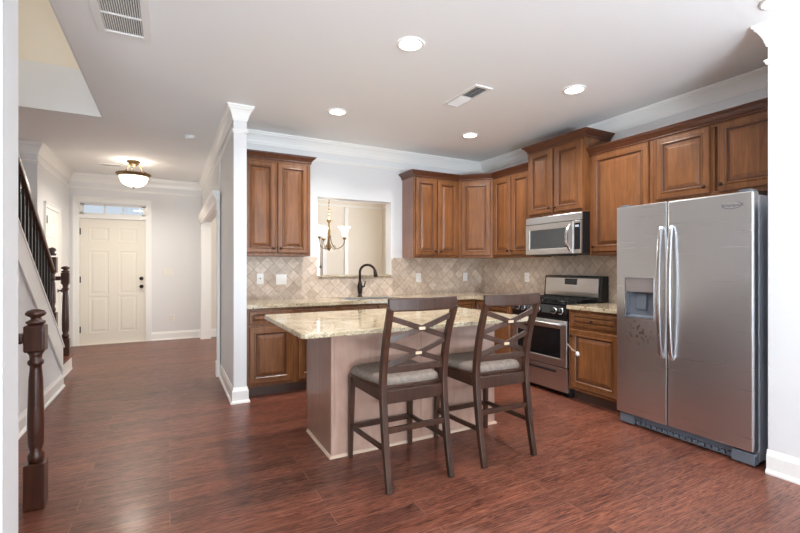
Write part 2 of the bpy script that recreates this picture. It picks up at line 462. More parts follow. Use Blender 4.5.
# living room shell behind the camera, windows with openings
b = bm_(); YR = -3.7
box(b, -3.1, -1.1, YR - .1, YR, 0, CEIL); box(b, 1.1, 1.7, YR - .1, YR, 0, CEIL); box(b, 2.9, 4.1, YR - .1, YR, 0, CEIL)
box(b, -1.1, 1.1, YR - .1, YR, 2.1, CEIL); box(b, 1.7, 2.9, YR - .1, YR, 0, 0.8); box(b, 1.7, 2.9, YR - .1, YR, 2.1, CEIL)
struct('wall_rear', b, 'wall')
b = bm_(); box(b, -3.1, -3.0, YR, -2.0, 0, CEIL); box(b, -3.1, -3.0, 1.0, 1.713, 0, CEIL)
box(b, -3.1, -3.0, -2.0, 1.0, 0, 0.5); box(b, -3.1, -3.0, -2.0, 1.0, 2.1, CEIL)
struct('wall_left_living', b, 'wall')
# upper stair hall seen through the opening in the ceiling
b = bm_(); box(b, -2.2, 1.0, 5.95, 6.05, 3.17, 5.4); box(b, -2.3, -2.2, 1.6, 6.05, CEIL, 5.4); box(b, 0.9, 1.0, 1.6, 5.95, 3.17, 5.4)
box(b, -2.2, 1.0, 1.6, 1.7, 3.17, 5.4); box(b, -2.3, 1.0, 1.6, 6.05, 5.4, 5.5)
struct('wall_upper_hall', b, 'cream')
# white edge board around the stair opening
b = bm_(); box(b, -2.19, -0.583, 5.153, 5.165, CEIL - 0.004, 3.17); box(b, -0.595, -0.583, 1.87, 5.153, CEIL - 0.004, 3.17)
struct('trim_5', b, 'wall')

# crown moulding and bead, baseboards
CROWN = [(0, -0.135), (0.012, -0.135), (0.016, -0.118), (0.022, -0.112), (0.028, -0.092), (0.045, -0.066), (0.066, -0.042), (0.082, -0.032), (0.086, -0.020), (0.100, -0.014), (0.102, 0), (0, 0)]
BEAD = [(0, -0.245), (0.010, -0.243), (0.012, -0.232), (0.020, -0.226), (0.020, -0.216), (0, -0.212)]
CROWN = [(o_ * 0.62, z_) for o_, z_ in CROWN]; BEAD = [(o_ * 0.8, z_) for o_, z_ in BEAD]
BASE = [(0, 0), (0.028, 0), (0.028, 0.012), (0.022, 0.022), (0.016, 0.026), (0.016, 0.110), (0.010, 0.124), (0.006, 0.140), (0, 0.142)]
pathA = [(-2.05, 6.6), (-1.40, 6.6), (-1.40, 8.45), (0.516, 8.45), (0.516, 4.22), (0.63, 4.22), (0.63, 4.93), (3.95, 4.93), (3.95, 1.275)]
pathB = [(3.6, 1.275), (3.23, 1.275), (3.23, -3.7)]
for nm, pr in (('trim_1', CROWN), ('trim_2', BEAD)):
    b = bm_(); sweep(b, pathA, pr, CEIL); sweep(b, pathB, pr, CEIL)
    struct(nm, b, 'trim')
b = bm_(); sweep(b, [(0.63, 8.43), (4.05, 8.43), (4.05, 5.08)], CROWN, CEIL); sweep(b, [(0.63, 8.43), (4.05, 8.43), (4.05, 5.08)], BEAD, CEIL)
struct('trim_3', b, 'trim')
b = bm_(); sweep(b, [(-0.275, 8.45), (0.505, 8.45), (0.505, 8.22)], BASE); sweep(b, [(-1.40, 7.78), (-1.40, 8.45), (-1.385, 8.45)], BASE); sweep(b, [(-1.40, 6.6), (-1.40, 6.86)], BASE)
struct('baseboard_foyer', b, 'trim')
b = bm_(); sweep(b, [(0.516, 5.40), (0.516, 4.22), (0.63, 4.22), (0.63, 4.38)], BASE); struct('baseboard_wing', b, 'trim')
b = bm_(); sweep(b, [(3.23, 1.278), (3.23, -3.7)], BASE); struct('baseboard_right', b, 'trim')
b = bm_(); sweep(b, [(-1.0, 2.6), (-1.0, 5.64), (-1.1, 5.64)], BASE, g1=(-1.4, 5.64)); struct('baseboard_stair', b, 'trim')
b = bm_(); sweep(b, [(0.64, 8.43), (4.05, 8.43), (4.05, 5.08)], BASE); struct('baseboard_dining', b, 'trim')
# casing over the wing wall end is just painted; cased dining opening with capped header
b = bm_()
for ya, yb in ((5.33, 5.43), (8.21, 8.31)):
    box(b, 0.475, 0.505, ya, yb, 0, 2.03); box(b, 0.465, 0.505, ya - 0.008, yb + 0.008, 0, 0.17)
    sweep(b, [(0.475, yb), (0.475, ya)], [(0, 1.90), (0.012, 1.905), (0.012, 1.925), (0, 1.93)])
box(b, 0.470, 0.505, 5.33, 8.31, 2.03, 2.06)
sweep(b, [(0.505, 8.33), (0.505, 5.31)], [(0, 2.0), (0.04, 2.0), (0.045, 2.03), (0.075, 2.07), (0.085, 2.10), (0.085, 2.125), (0, 2.125)])
box(b, 0.500, 0.635, 5.42, 5.432, 0, 2.03); box(b, 0.500, 0.635, 8.208, 8.22, 0, 2.03)
struct('trim_6', b, 'trim', bev=0.003)
# pilaster strip on the dining front wall
struct('trim_7', BX(3.18, 3.255, 8.39, 8.43, 0, 2.48), 'trim')
# pass-through granite sill
b = BX(PX0 - 0.0, PX1 + 0.0, YB - 0.03, 5.085, PZ0, PZ0 + 0.022); struct('trim_8', b, 'granite', bev=0.003)
b = bm_(); box(b, PX1 - 0.006, PX1, YB, 5.08, PZ0 + .022, PZ1); box(b, PX0, PX0 + 0.006, YB, 5.08, PZ0 + .022, PZ1); box(b, PX0, PX1, YB, 5.08, PZ1 - 0.006, PZ1)
struct('trim_9', b, 'wall')

# backsplash
b = bm_(); zt = 1.372
box(b, 0.631, PX0, YB - 0.010, YB, 0.895, zt); box(b, PX0, PX1, YB - 0.010, YB, 0.895, PZ0); box(b, PX1, 3.95, YB - 0.010, YB, 0.895, zt)
struct('trim_10', b, 'tile')
b = bm_(); box(b, 3.94, 3.95, 2.25, YB - 0.010, 0.895, zt + 0.02); struct('trim_11', b, 'tile')

# ------------------------------------------------------------------ doors and windows
def casing(bm, x0, x1, z1, y, w=0.09, z0=0, d=0.02):
    box(bm, x0 - w, x0, y - d, y, z0, z1 + w); box(bm, x1, x1 + w, y - d, y, z0, z1 + w); box(bm, x0, x1, y - d, y, z1, z1 + w)
    box(bm, x0 - w, x0 - w + .02, y - d - .008, y - d, z0, z1 + w); box(bm, x1 + w - .02, x1 + w, y - d - .008, y - d, z0, z1 + w); box(bm, x0 - w, x1 + w, y - d - .008, y - d, z1 + w - .02, z1 + w)
    return bm


def six_panel(bm, w, h):
    t = 0.04; box(bm, 0, w, 0, t, 0, h)
    sx = 0.115 * w / 0.9; pw = (w - 3 * sx) / 2
    rows = [(0.17 * h / 2, 0.60 * h / 2), (0.78 * h / 2, 0.72 * h / 2), (1.63 * h / 2, 0.24 * h / 2)]
    for z0, hh in rows:
        for k in range(2):
            rings_panel(bm, pw, hh, [(0, 0.001), (0.004, -0.005), (0.018, -0.001), (0.026, 0.0005), (0.040, 0.0005), (0.060, -0.004)], [0] * 6, sx + k * (pw + sx), z0)
    return bm


d1 = obj('door_1', six_panel(bm_(), 0.905, 2.025), 'doorpaint', None, 0.0, xf=Matrix.Translation((-1.2675, 8.475, 0.008)), kind='structure')
for zz, nm in ((1.06, 'deadbolt'), (0.925, 'door_knob')):
    b = lathe(bm_(), [(0.030, 0), (0.030, -0.008), (0.012, -0.012), (0.012, -0.035), (0.026, -0.045), (0.028, -0.060), (0.015, -0.070), (0, -0.071)], (-0.425, 8.475, zz), 16, axis='Y')
    obj(nm, b, 'bronze', d1)
for zz in (1.82, 1.05, 0.25):
    obj('hinge', BX(-1.283, -1.255, 8.455, 8.475, zz - 0.05, zz + 0.05), 'bronze', d1, 0.002)
obj('threshold', BX(-1.27, -0.36, 8.44, 8.6, 0, 0.012), 'doorpaint', d1)
b = casing(bm_(), -1.27, -0.36, 2.29, 8.45, 0.085); box(b, -1.27, -0.36, 8.43, 8.45, 2.035, 2.10); struct('trim_12', b, 'trim')
w1 = bm_()
for xa, xb, za, zb in ((-1.27, -0.36, 2.10, 2.125), (-1.27, -0.36, 2.25, 2.27), (-1.27, -1.22, 2.10, 2.27), (-0.41, -0.36, 2.10, 2.27), (-0.955, -0.935, 2.12, 2.26), (-0.695, -0.675, 2.12, 2.26)):
    box(w1, xa, xb, 8.48, 8.52, za, zb)
w1 = obj('window_1', w1, 'trim', None, kind='structure')
obj('glass_pane', BX(-1.22, -0.41, 8.497, 8.503, 2.125, 2.25), 'glass', w1)
w2 = bm_()
for xa, xb, za, zb in ((1.7, 2.72, 0.55, 0.60), (1.7, 2.72, 1.90, 1.95), (1.7, 1.75, 0.55, 1.95), (2.67, 2.72, 0.55, 1.95), (2.19, 2.23, 0.55, 1.95), (1.7, 2.72, 1.23, 1.27)):
    box(w2, xa, xb, 8.48, 8.52, za, zb)
w2 = obj('window_2', w2, 'trim', None, kind='structure'); obj('glass_pane', BX(1.7, 2.72, 8.497, 8.503, 0.58, 1.93), 'glass', w2)
struct('trim_13', casing(bm_(), 1.7, 2.72, 1.95, 8.43, 0.08, 0.47), 'trim')
for nm, (xa, xb, za, zb), ax in (('window_3', (-1.1, 1.1, 0.0, 2.1), 0), ('window_4', (1.7, 2.9, 0.8, 2.1), 0), ('window_5', (-2.0, 1.0, 0.5, 2.1), 1)):
    b = bm_(); xm = (xa + xb) / 2
    for p, q, r_, s in ((xa, xb, za, za + .06), (xa, xb, zb - .06, zb), (xa, xa + .06, za, zb), (xb - .06, xb, za, zb), (xm - .03, xm + .03, za, zb)):
        if ax == 0: box(b, p, q, -3.79, -3.74, r_, s)
        else: box(b, -3.09, -3.04, p, q, r_, s)
    struct(nm, b, 'trim')
b = bm_()
for p, q, r_, s in ((5.6, 7.2, .75, .81), (5.6, 7.2, 2.09, 2.15), (5.6, 5.66, .75, 2.15), (7.14, 7.2, .75, 2.15), (6.37, 6.43, .75, 2.15)): box(b, 4.10, 4.15, p, q, r_, s)
struct('added_window', b, 'trim')  # unseen window, added to go with the dining fill lamp
# closet door on the left foyer wall, faces +x
X2 = Matrix.Translation((-1.392, 6.95, 0.008)) @ Matrix.Rotation(R(90), 4, 'Z')
b = six_panel(bm_(), 0.72, 2.0); d2 = obj('door_2', b, 'trim', None, xf=X2, kind='structure')
b = casing(bm_(), 0, 0.72, 2.015, 0.0, 0.07, 0, 0.018); o = obj('trim_14', b, 'trim', None, xf=Matrix.Translation((-1.40, 6.95, 0)) @ Matrix.Rotation(R(90), 4, 'Z'), kind='structure')
b = lathe(bm_(), [(0.028, 0), (0.028, 0.008), (0.011, 0.012), (0.011, 0.035), (0.026, 0.045), (0.026, 0.060), (0, 0.068)], (-1.392, 7.60, 0.92), 16, axis='X'); obj('door_knob', b, 'bronze', d2)
for zz in (1.86, 1.05, 0.22): obj('hinge', BX(-1.392, -1.375, 6.945, 6.965, zz - 0.05, zz + 0.05), 'bronze', d2)

# ------------------------------------------------------------------ staircase
SL = 0.76
def zs(y): return 0.42 + SL * (5.64 - y)
st = thing('staircase', 'white sided staircase with dark wooden treads climbing beside the foyer', 'staircase', (-1.55, 5.7, 0))
fnX = lambda a, b_, d: (d, a, b_)
b = prism(bm_(), [(2.7, 0), (5.64, 0), (5.64, zs(5.64)), (2.7, zs(2.7))], fnX, -1.10, -1.0); obj('side_wall', b, 'wall', st)
b = prism(bm_(), [(2.7, zs(2.7) - 0.255), (5.58, zs(5.58) - 0.255), (5.64, zs(5.64) - 0.30), (5.64, zs(5.64)), (2.7, zs(2.7))], fnX, -1.0, -0.985)
prism(b, [(2.7, zs(2.7) - 0.275), (5.6, zs(5.6) - 0.275), (5.6, zs(5.6) - 0.255), (2.7, zs(2.7) - 0.255)], fnX, -0.986, -0.978)
obj('stringer_board', b, 'trim', st, 0.002)
b = prism(bm_(), [(2.7, zs(2.7)), (5.655, zs(5.655)), (5.655, zs(5.655) + 0.022), (2.7, zs(2.7) + 0.022)], fnX, -1.125, -0.975); obj('stringer_cap', b, 'trim', st, 0.003)
for i in range(12):
    y1 = 5.64 - 0.25 * i; z = 0.19 * (i + 2)
    obj('riser', BX(-2.03, -1.101, y1 - 0.27, y1 - 0.25 + 0.23, z - 0.19, z - 0.028), 'trim', st)
    obj('tread', BX(-2.03, -1.101, y1 - 0.27, y1 + 0.025, z - 0.028, z), 'stair', st, 0.004)
obj('landing', BX(-2.03, -1.08, 5.66, 6.598, 0, 0.165), 'trim', st)
b = sweep(bm_(), [(-1.08, 5.66), (-1.08, 6.598)], [(0, 0), (0.02, 0), (0.014, 0.03), (0.010, 0.165), (0, 0.165)]); obj('landing_face', b, 'trim', st)
obj('landing_tread', BX(-2.03, -1.045, 5.644, 6.598, 0.165, 0.192), 'floor', st, 0.006)


def newel_prof(z0, h, r=0.036):
    return [(r * .8, z0), (r * 1.0, z0 + .02), (r * 1.0, z0 + .04), (r * .72, z0 + .06), (r * 0.98, z0 + .10), (r * 1.0, z0 + h * .35), (r * .84, z0 + h * .75), (r * .70, z0 + h - .09), (r * .70, z0 + h - .075),
            (r * .95, z0 + h - .065), (r * .95, z0 + h - .05), (r * .72, z0 + h - .04), (r * .75, z0 + h - .02), (r * 1.05, z0 + h)]


def newel(parent, x, y, z0, zbase, zcap, ztop, s=0.088):
    """square base, turned shaft, square block, turned finial"""
    h = s / 2; zb2 = zcap - 0.140
    b = BX(x - h, x + h, y - h, y + h, z0, zbase)
    obj('newel_base', b, 'stair', parent, 0.005)
    obj('newel_shaft', lathe(bm_(), newel_prof(zbase, zb2 - zbase), (x, y, 0), 24), 'stair', parent)
    b = BX(x - h, x + h, y - h, y + h, zb2, zcap); obj('newel_block', b, 'stair', parent, 0.010)
    k = ztop - zcap
    obj('finial', lathe(bm_(), [(0.030, zcap), (0.042, zcap + .12 * k), (0.042, zcap + .22 * k), (0.022, zcap + .34 * k), (0.022, zcap + .46 * k), (0.040, zcap + .58 * k), (0.045, zcap + .72 * k), (0.036, zcap + .88 * k), (0.016, zcap + .98 * k), (0, ztop)], (x, y, 0), 24), 'stair', parent)


rl = thing('stair_railing', 'dark wood stair handrail over slim black balusters beside the foyer', 'railing', (-1.05, 5.6, 0.45))
RT = 0.665
pts = [(-1.05, 2.75, zs(2.75) + RT), (-1.05, 5.46, zs(5.46) + RT)]
b = ribbon(bm_(), pts, (1, 0, 0), 0.062, 0.052); obj('handrail', b, 'stair', rl, 0.014)
y = 2.85
while y < 5.44:
    obj('baluster', BX(-1.059, -1.041, y - 0.009, y + 0.009, zs(y) + 0.015, zs(y) + RT - 0.01), 'iron', rl); y += 0.105
b = BX(-1.09, -1.01, 5.46, 5.54, zs(5.54) + 0.02, zs(5.54) + 0.30); obj('newel_base', b, 'stair', rl, 0.004)
obj('newel_shaft', lathe(bm_(), newel_prof(zs(5.54) + 0.30, 0.40, 0.03), (-1.05, 5.50, 0), 20), 'stair', rl)
obj('newel_block', BX(-1.09, -1.01, 5.46, 5.54, zs(5.54) + 0.70, zs(5.54) + 0.86), 'stair', rl, 0.008)
obj('finial', lathe(bm_(), [(0.028, 1.37), (0.036, 1.385), (0.018, 1.40), (0.034, 1.425), (0.026, 1.445), (0, 1.455)], (-1.05, 5.50, 0), 20), 'stair', rl)
lr = thing('landing_railing', 'short dark wood rail and turned newel on the low landing near the front door', 'railing', (-1.13, 6.45, 0.19))
newel(lr, -1.105, 6.45, 0.192, 0.40, 1.19, 1.265, 0.082)
obj('handrail', ribbon(bm_(), [(-1.145, 6.45, 1.12), (-1.40, 6.45, 1.12)], (0, 1, 0), 0.06, 0.05), 'stair', lr, 0.012)
for xx in (-1.24, -1.33): obj('baluster', BX(xx - .009, xx + .009, 6.441, 6.459, 0.192, 1.10), 'iron', lr)
gr = thing('guard_railing', 'near dark walnut newel post with ball top and rail stub left of frame', 'railing', (-0.62, 2.90, 0))
newel(gr, -0.622, 2.90, 0, 0.235, 0.955, 1.038, 0.088)
obj('handrail', ribbon(bm_(), [(-0.667, 2.90, 0.885), (-0.984, 2.90, 0.885)], (0, 1, 0), 0.06, 0.052), 'stair', gr, 0.012)
for xx in (-0.78, -0.89): obj('baluster', BX(xx - .009, xx + .009, 2.891, 2.909, 0, 0.862), 'iron', gr)

# ------------------------------------------------------------------ cabinets
DOORP = [(0.000, 0.0), (0.000, -0.013), (0.004, -0.020), (0.011, -0.022), (0.0125, -0.0195), (0.046, -0.020), (0.0475, -0.0175), (0.050, -0.0235), (0.057, -0.0245), (0.063, -0.018), (0.0645, -0.012), (0.069, -0.009), (0.076, -0.009), (0.102, -0.0195), (0.106, -0.020)]
DOORM = [0, 0, 0, 1, 0, 1, 0, 0, 0, 1, 1, 1, 0, 0, 0]
def cab_door(w, h, x, z, sc=1.0):
    s = min(sc, (w - 0.03) / 0.206, (h - 0.02) / 0.206)
    return rings_panel(bm_(), w, h, [(i * s, y) for i, y in DOORP], DOORM, x, z)


def knob(parent, x, z, xf, y=-0.022):
    b = lathe(bm_(), [(0.006, 0), (0.006, -0.012), (0.013, -0.018), (0.015, -0.024), (0.010, -0.030), (0, -0.031)], (x, y, z), 12, axis='Y')
    obj('knob', b, 'bronze', parent, xf=xf)


def cabinet(label, org, rz, w, d, h, doors=(), drawers=(), toe=0.0, crown=None, g=None, name='wall_cabinet', sides='cab', back=0.004, poly=None):
    """origin = bottom left corner of the front seen from the front; doors (x0,x1,z0,z1,knob 'l'/'r'/None,knob at 't'/'b')"""
    T = Matrix.Translation(org) @ Matrix.Rotation(rz, 4, 'Z')
    t = thing(name, label, 'cabinet', org, rz, g or {'wall_cabinet': 'brown upper wall cabinets', 'base_cabinet': 'brown base cabinets'}[name])
    b = bm_()
    if not poly: box(b, 0, w, 0.02, d - back, toe, h)
    if poly:
        b = prism(bm_(), poly, lambda p, q, d_: (p, q, d_), org[2], org[2] + h); obj('carcass', b, [sides], t)
    elif 'sink' in label and toe and w > .9:
        b.free(); b = bm_(); box(b, 0, 0.018, 0.02, d - back, toe, h); box(b, w - .018, w, 0.02, d - back, toe, h); box(b, 0.018, w - .018, 0.02, d - back, toe, 0.66); obj('carcass', b, [sides], t, 0.001, xf=T)
    else: obj('carcass', b, [sides], t, 0.001, xf=T)
    b = bm_(); st_ = 0.038                       # face frame, boards between the doors
    box(b, 0, st_, 0, 0.02, toe, h); box(b, w - st_, w, 0, 0.02, toe, h); box(b, st_, w - st_, 0, 0.02, toe, toe + st_); box(b, st_, w - st_, 0, 0.02, h - st_, h)
    allp = [q[:4] for q in doors] + [q[:4] for q in drawers]
    xs = sorted(set(round(q[1], 3) for q in allp if q[1] < w - 0.06))
    for xx in xs: box(b, max(xx - 0.015, st_), min(xx + 0.025, w - st_), 0.001, 0.02, toe + st_, h - st_)
    if drawers: z_ = min(q[2] for q in drawers); box(b, st_, w - st_, 0.001, 0.02, z_ - 0.03, z_ + 0.01)
    obj('face_frame', b, 'cab', t, 0.001, xf=T)
    if toe: obj('toe_kick', BX(0, w, 0.075, 0.095, 0, toe), 'toe', t, xf=T); obj('plinth', BX(0.002, w - 0.002, 0.095, d - 0.02, 0, toe), 'toe', t, xf=T)
    for x0, x1, z0, z1, ks, kv in doors:
        dd = obj('door', cab_door(x1 - x0, z1 - z0, x0, z0), ['cab', 'glaze'], t, xf=T)
        if ks: knob(dd, x0 + 0.03 if ks == 'l' else x1 - 0.03, z0 + 0.05 if kv == 'b' else z1 - 0.06, T)
    for x0, x1, z0, z1 in drawers:
        dd = obj('drawer', cab_door(x1 - x0, z1 - z0, x0, z0, 0.5), ['cab', 'glaze'], t, xf=T)
        knob(dd, (x0 + x1) / 2, (z0 + z1) / 2, T)
    if crown:                                    # (path in local coords, ghost start, ghost end)
        path, g0, g1 = crown
        CP = [(0, -0.016), (0.008, -0.016), (0.012, -0.010), (0.012, -0.005), (0.007, -0.003), (0.007, 0.003), (0.014, 0.006), (0.022, 0.018), (0.036, 0.034), (0.045, 0.038), (0.045, 0.042), (0.053, 0.046), (0.055, 0.056), (0, 0.056)]
        b = sweep(bm_(), path, CP, h, g0=g0, g1=g1)
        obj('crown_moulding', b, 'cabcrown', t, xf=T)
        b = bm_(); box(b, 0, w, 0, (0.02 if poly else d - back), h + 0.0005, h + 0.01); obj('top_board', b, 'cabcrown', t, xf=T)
    return t

QR = R(-90); D = 0.308; UZ = 1.37; UH = 1.02
YU = YB - D; XU = 3.95 - D
cabinet('tall narrow two-door wall cabinet beside the white wing wall, left of the pass-through', (0.632, YU, UZ), 0, 0.72, D, UH,
        [(0.03, 0.350, 0.03, 0.985, 'r', 'b'), (0.366, 0.690, 0.03, 0.985, 'l', 'b')], crown=([(0, 0), (0.72, 0), (0.72, D)], None, None))
cabinet('two-door wall cabinet with plain exposed left side, right of the pass-through', (2.655, YU, UZ), 0, 0.679, D, UH,
        [(0.02, 0.325, 0.03, 0.985, 'r', 'b'), (0.34, 0.650, 0.03, 0.985, 'l', 'b')], crown=([(0, D), (0, 0), (0.679, 0)], None, (0.979, -0.3)), sides='cabside')
cw = 0.307 * math.sqrt(2)
cabinet('diagonal single-door corner wall cabinet in the kitchen corner', (3.335, YU, UZ), R(-45), cw, D, UH,
        [(0.03, cw - 0.03, 0.03, 0.985, None, 'b')], crown=([(0, 0), (cw, 0)], (-0.7, -0.7), (cw + 0.7, -0.7)),
        poly=[(3.335, 4.926), (3.335, YU + 0.012), (3.335 + .012, YU + .006), (XU + .006, 4.327), (XU + 0.012, 4.315), (3.946, 4.315), (3.946, 4.926)])
cabinet('dark two-door wall cabinet between the corner cabinet and the microwave', (XU, 4.313, UZ), QR, 0.683, D, UH,
        [(0.03, 0.335, 0.03, 0.985, 'r', 'b'), (0.350, 0.665, 0.03, 0.985, 'l', 'b')], crown=([(0, 0), (0.683, 0)], (-0.7, -0.7), None))
cabinet('raised two-door wall cabinet directly above the microwave', (3.575, 3.63, 1.80), QR, 0.757, 3.95 - 3.575, 0.745,
        [(0.025, 0.360, 0.03, 0.71, 'r', 'b'), (0.385, 0.732, 0.03, 0.71, 'l', 'b')], crown=([(0, 0.375), (0, 0), (0.757, 0), (0.757, 0.375)], None, None))
cabinet('wide single-door wall cabinet between the microwave and refrigerator', (XU, 2.871, UZ), QR, 0.634, D, 0.985,
        [(0.035, 0.600, 0.03, 0.965, 'l', 'b')], crown=([(0, 0), (0.634, 0)], None, None))
cabinet('short two-door wall cabinet above the stainless refrigerator', (XU, 2.235, 1.79), QR, 0.935, D, 0.565,
        [(0.025, 0.44, 0.03, 0.545, 'r', 'b'), (0.495, 0.91, 0.03, 0.545, 'l', 'b')], crown=([(0, 0), (0.935, 0)], None, None))

# base cabinets
CH = 0.86; YL = 4.30
def base(label, org, rz, w, doors, drawers, d=0.62):
    return cabinet(label, org, rz, w, d, CH, doors, drawers, toe=0.105, name='base_cabinet')
base('base cabinet with one drawer over one door, beside the wing wall end', (0.632, YL, 0), 0, 0.468, [(0.03, 0.438, 0.135, 0.675, None, 't')], [(0.03, 0.438, 0.705, 0.83)], 0.62)
base('narrow base cabinet partly hidden behind the island, left of the sink cabinet', (1.101, YL, 0), 0, 0.448, [(0.03, 0.42, 0.135, 0.675, 'l', 't')], [(0.03, 0.42, 0.705, 0.83)])
base('sink base cabinet under the faucet behind the island', (1.55, YL, 0), 0, 0.91, [(0.03, 0.445, 0.135, 0.675, 'r', 't'), (0.465, 0.88, 0.135, 0.675, 'l', 't')], [(0.03, 0.445, 0.705, 0.83), (0.465, 0.88, 0.705, 0.83)])
base('base cabinet right of the sink, running into the kitchen corner', (2.461, YL, 0), 0, 0.880, [(0.03, 0.43, 0.135, 0.675, 'r', 't'), (0.45, 0.85, 0.135, 0.675, 'l', 't')], [(0.03, 0.43, 0.705, 0.83), (0.45, 0.85, 0.705, 0.83)])
base('base cabinet on the right wall between the corner and the range', (3.345, 4.298, 0), QR, 0.665, [(0.05, 0.635, 0.135, 0.675, 'l', 't')], [(0.05, 0.635, 0.705, 0.83)], 0.60)
base('base cabinet with one drawer over one door between range and refrigerator', (3.345, 2.868, 0), QR, 0.555, [(0.03, 0.525, 0.135, 0.675, 'l', 't')], [(0.03, 0.525, 0.705, 0.83)], 0.60)

# worktops
b = bm_(); z0, z1 = CH, 0.895; yf = 4.262; ya = YB - 0.011
SX0, SX1, SY0, SY1 = 1.70, 2.36, 4.40, 4.78
box(b, 0.632, SX0, yf, ya, z0, z1); box(b, SX1, 3.939, yf, ya, z0, z1); box(b, SX0, SX1, yf, SY0, z0, z1); box(b, SX0, SX1, SY1, ya, z0, z1)
box(b, 3.305, 3.939, 3.634, yf, z0, z1)
tag(obj('countertop', b, 'granite'), 'beige speckled granite worktop along the back wall around the sink', 'countertop')
tag(obj('countertop', BX(3.305, 3.939, 2.305, 2.866, z0, z1), 'granite', bev=0.004), 'short granite worktop between the range and the refrigerator', 'countertop')
sk = thing('sink', 'stainless undermount sink basin below the bronze faucet', 'sink', (2.03, 4.59, 0.68))
b = bm_(); t_ = 0.004
box(b, SX0 + .002, SX1 - .002, SY0 + .002, SY1 - .002, 0.68, 0.684); box(b, SX0 + .002, SX0 + .006, SY0 + .002, SY1 - .002, 0.68, 0.888); box(b, SX1 - .006, SX1 - .002, SY0 + .002, SY1 - .002, 0.68, 0.888)
box(b, SX0 + .002, SX1 - .002, SY0 + .002, SY0 + .006, 0.68, 0.888); box(b, SX0 + .002, SX1 - .002, SY1 - .006, SY1 - .002, 0.68, 0.888)
obj('basin', b, 'steel', sk); obj('drain', lathe(bm_(), [(0.04, 0.684), (0.042, 0.688), (0.03, 0.687), (0, 0.685)], (2.03, 4.6, 0), 20), 'chrome', sk)

fa = thing('faucet', 'dark bronze gooseneck pull-down faucet standing behind the sink', 'faucet', (2.03, 4.845, 0.895))
obj('base_plate', lathe(bm_(), [(0.030, 0.895), (0.030, 0.905), (0.022, 0.915), (0.020, 0.94)], (2.03, 4.845, 0), 20), 'bronze', fa)
obj('body', lathe(bm_(), [(0.022, 0.93), (0.030, 0.97), (0.033, 1.02), (0.024, 1.06), (0.017, 1.09)], (2.03, 4.845, 0), 20), 'bronze', fa)
pts = [(2.03, 4.845, 1.07), (2.03, 4.845, 1.19)]
for k in range(1, 12):
    a = math.pi * k / 11 * 0.93; q = 0.085 * (1 - math.cos(a)); pts.append((2.03 + q * 0.86, 4.845 - q * 0.70, 1.19 + 0.09 * math.sin(a)))
obj('spout', tube(bm_(), pts, 0.0155, 12), 'bronze', fa)
e = Vector(pts[-1]); obj('spray_head', tube(bm_(), [e + Vector((-.001, .001, .015)), e + Vector((.004, -.003, -.03)), e + Vector((.010, -.008, -.075))], [0.018, 0.023, 0.026], 14), 'bronze', fa)
obj('handle', tube(bm_(), [(2.045, 4.835, 1.01), (2.075, 4.815, 1.02), (2.085, 4.805, 1.085)], [0.012, 0.009, 0.006], 10), 'bronze', fa)

# ------------------------------------------------------------------ island
isl = thing('kitchen_island', 'veneered island base with plain panels and pale floor moulding behind the stools', 'kitchen island', (1.615, 3.0, 0))
IX0, IX1, IY0, IY1 = 0.935, 2.305, 2.715, 3.30; IH = 0.848
obj('core', BX(IX0 + .012, IX1 - .012, IY0 + .012, IY1 - .022, 0, IH), 'panel', isl)
obj('back_panel', BX(IX0 + 0.022, 1.618, IY0, IY0 + 0.012, 0.0, IH), 'panel', isl, 0.0015); obj('back_panel', BX(1.621, IX1 - .022, IY0, IY0 + 0.012, 0.0, IH), 'panel', isl, 0.0015)
obj('corner_strip', BX(IX0 - 0.001, IX0 + 0.021, IY0 - .002, IY0 + 0.020, 0, IH), 'panel', isl, 0.002); obj('corner_strip', BX(IX1 - .021, IX1 + 0.001, IY0 - .002, IY0 + 0.020, 0, IH), 'panel', isl, 0.002)
obj('side_panel', BX(IX0, IX0 + 0.012, IY0 + 0.021, IY1 - .022, 0, IH), 'cabside', isl, 0.001); obj('side_panel', BX(IX1 - .012, IX1, IY0 + .021, IY1 - .022, 0, IH), 'cabside', isl, 0.001)
obj('floor_moulding', sweep(bm_(), [(IX0, IY1 - .05), (IX0, IY0), (IX1, IY0), (IX1, IY1 - .05)], [(0.002, 0), (0.016, 0), (0.015, 0.008), (0.010, 0.015), (0.002, 0.018)]), 'shoe', isl)
TI = Matrix.Translation((IX1, IY1, 0)) @ Matrix.Rotation(R(180), 4, 'Z')
b = bm_(); box(b, 0, 1.37, 0, 0.02, 0.105, IH); obj('face_frame', b, 'cab', isl, 0.001, xf=TI)
obj('toe_kick', BX(0.01, 1.36, 0.075, 0.09, 0, .105), 'toe', isl, xf=TI)
for k in range(3):
    x0 = 0.03 + k * 0.445; dd = obj('door', cab_door(0.42, 0.53, x0, 0.135), ['cab', 'glaze'], isl, xf=TI); knob(dd, x0 + 0.03, 0.6, TI)
    dd = obj('drawer', cab_door(0.42, 0.12, x0, 0.70, 0.5), ['cab', 'glaze'], isl, xf=TI); knob(dd, x0 + 0.21, 0.76, TI)
# rounded corner granite slab
def slab(x0, x1, y0, y1, z0, z1, r):
    poly = []
    for cx, cy, a0 in ((x1 - r, y0 + r, -90), (x1 - r, y1 - r, 0), (x0 + r, y1 - r, 90), (x0 + r, y0 + r, 180)):
        for k in range(5): a = R(a0 + 90 * k / 4); poly.append((cx + r * math.cos(a), cy + r * math.sin(a)))
    return prism(bm_(), poly, lambda p, q, d: (p, q, d), z0, z1)
tag(obj('island_countertop', slab(0.655, 2.395, 2.405, 3.52, 0.848, 0.880, 0.035), 'granite', bev=0.006), 'glossy speckled granite slab overhanging the island, behind the stool backs', 'countertop')

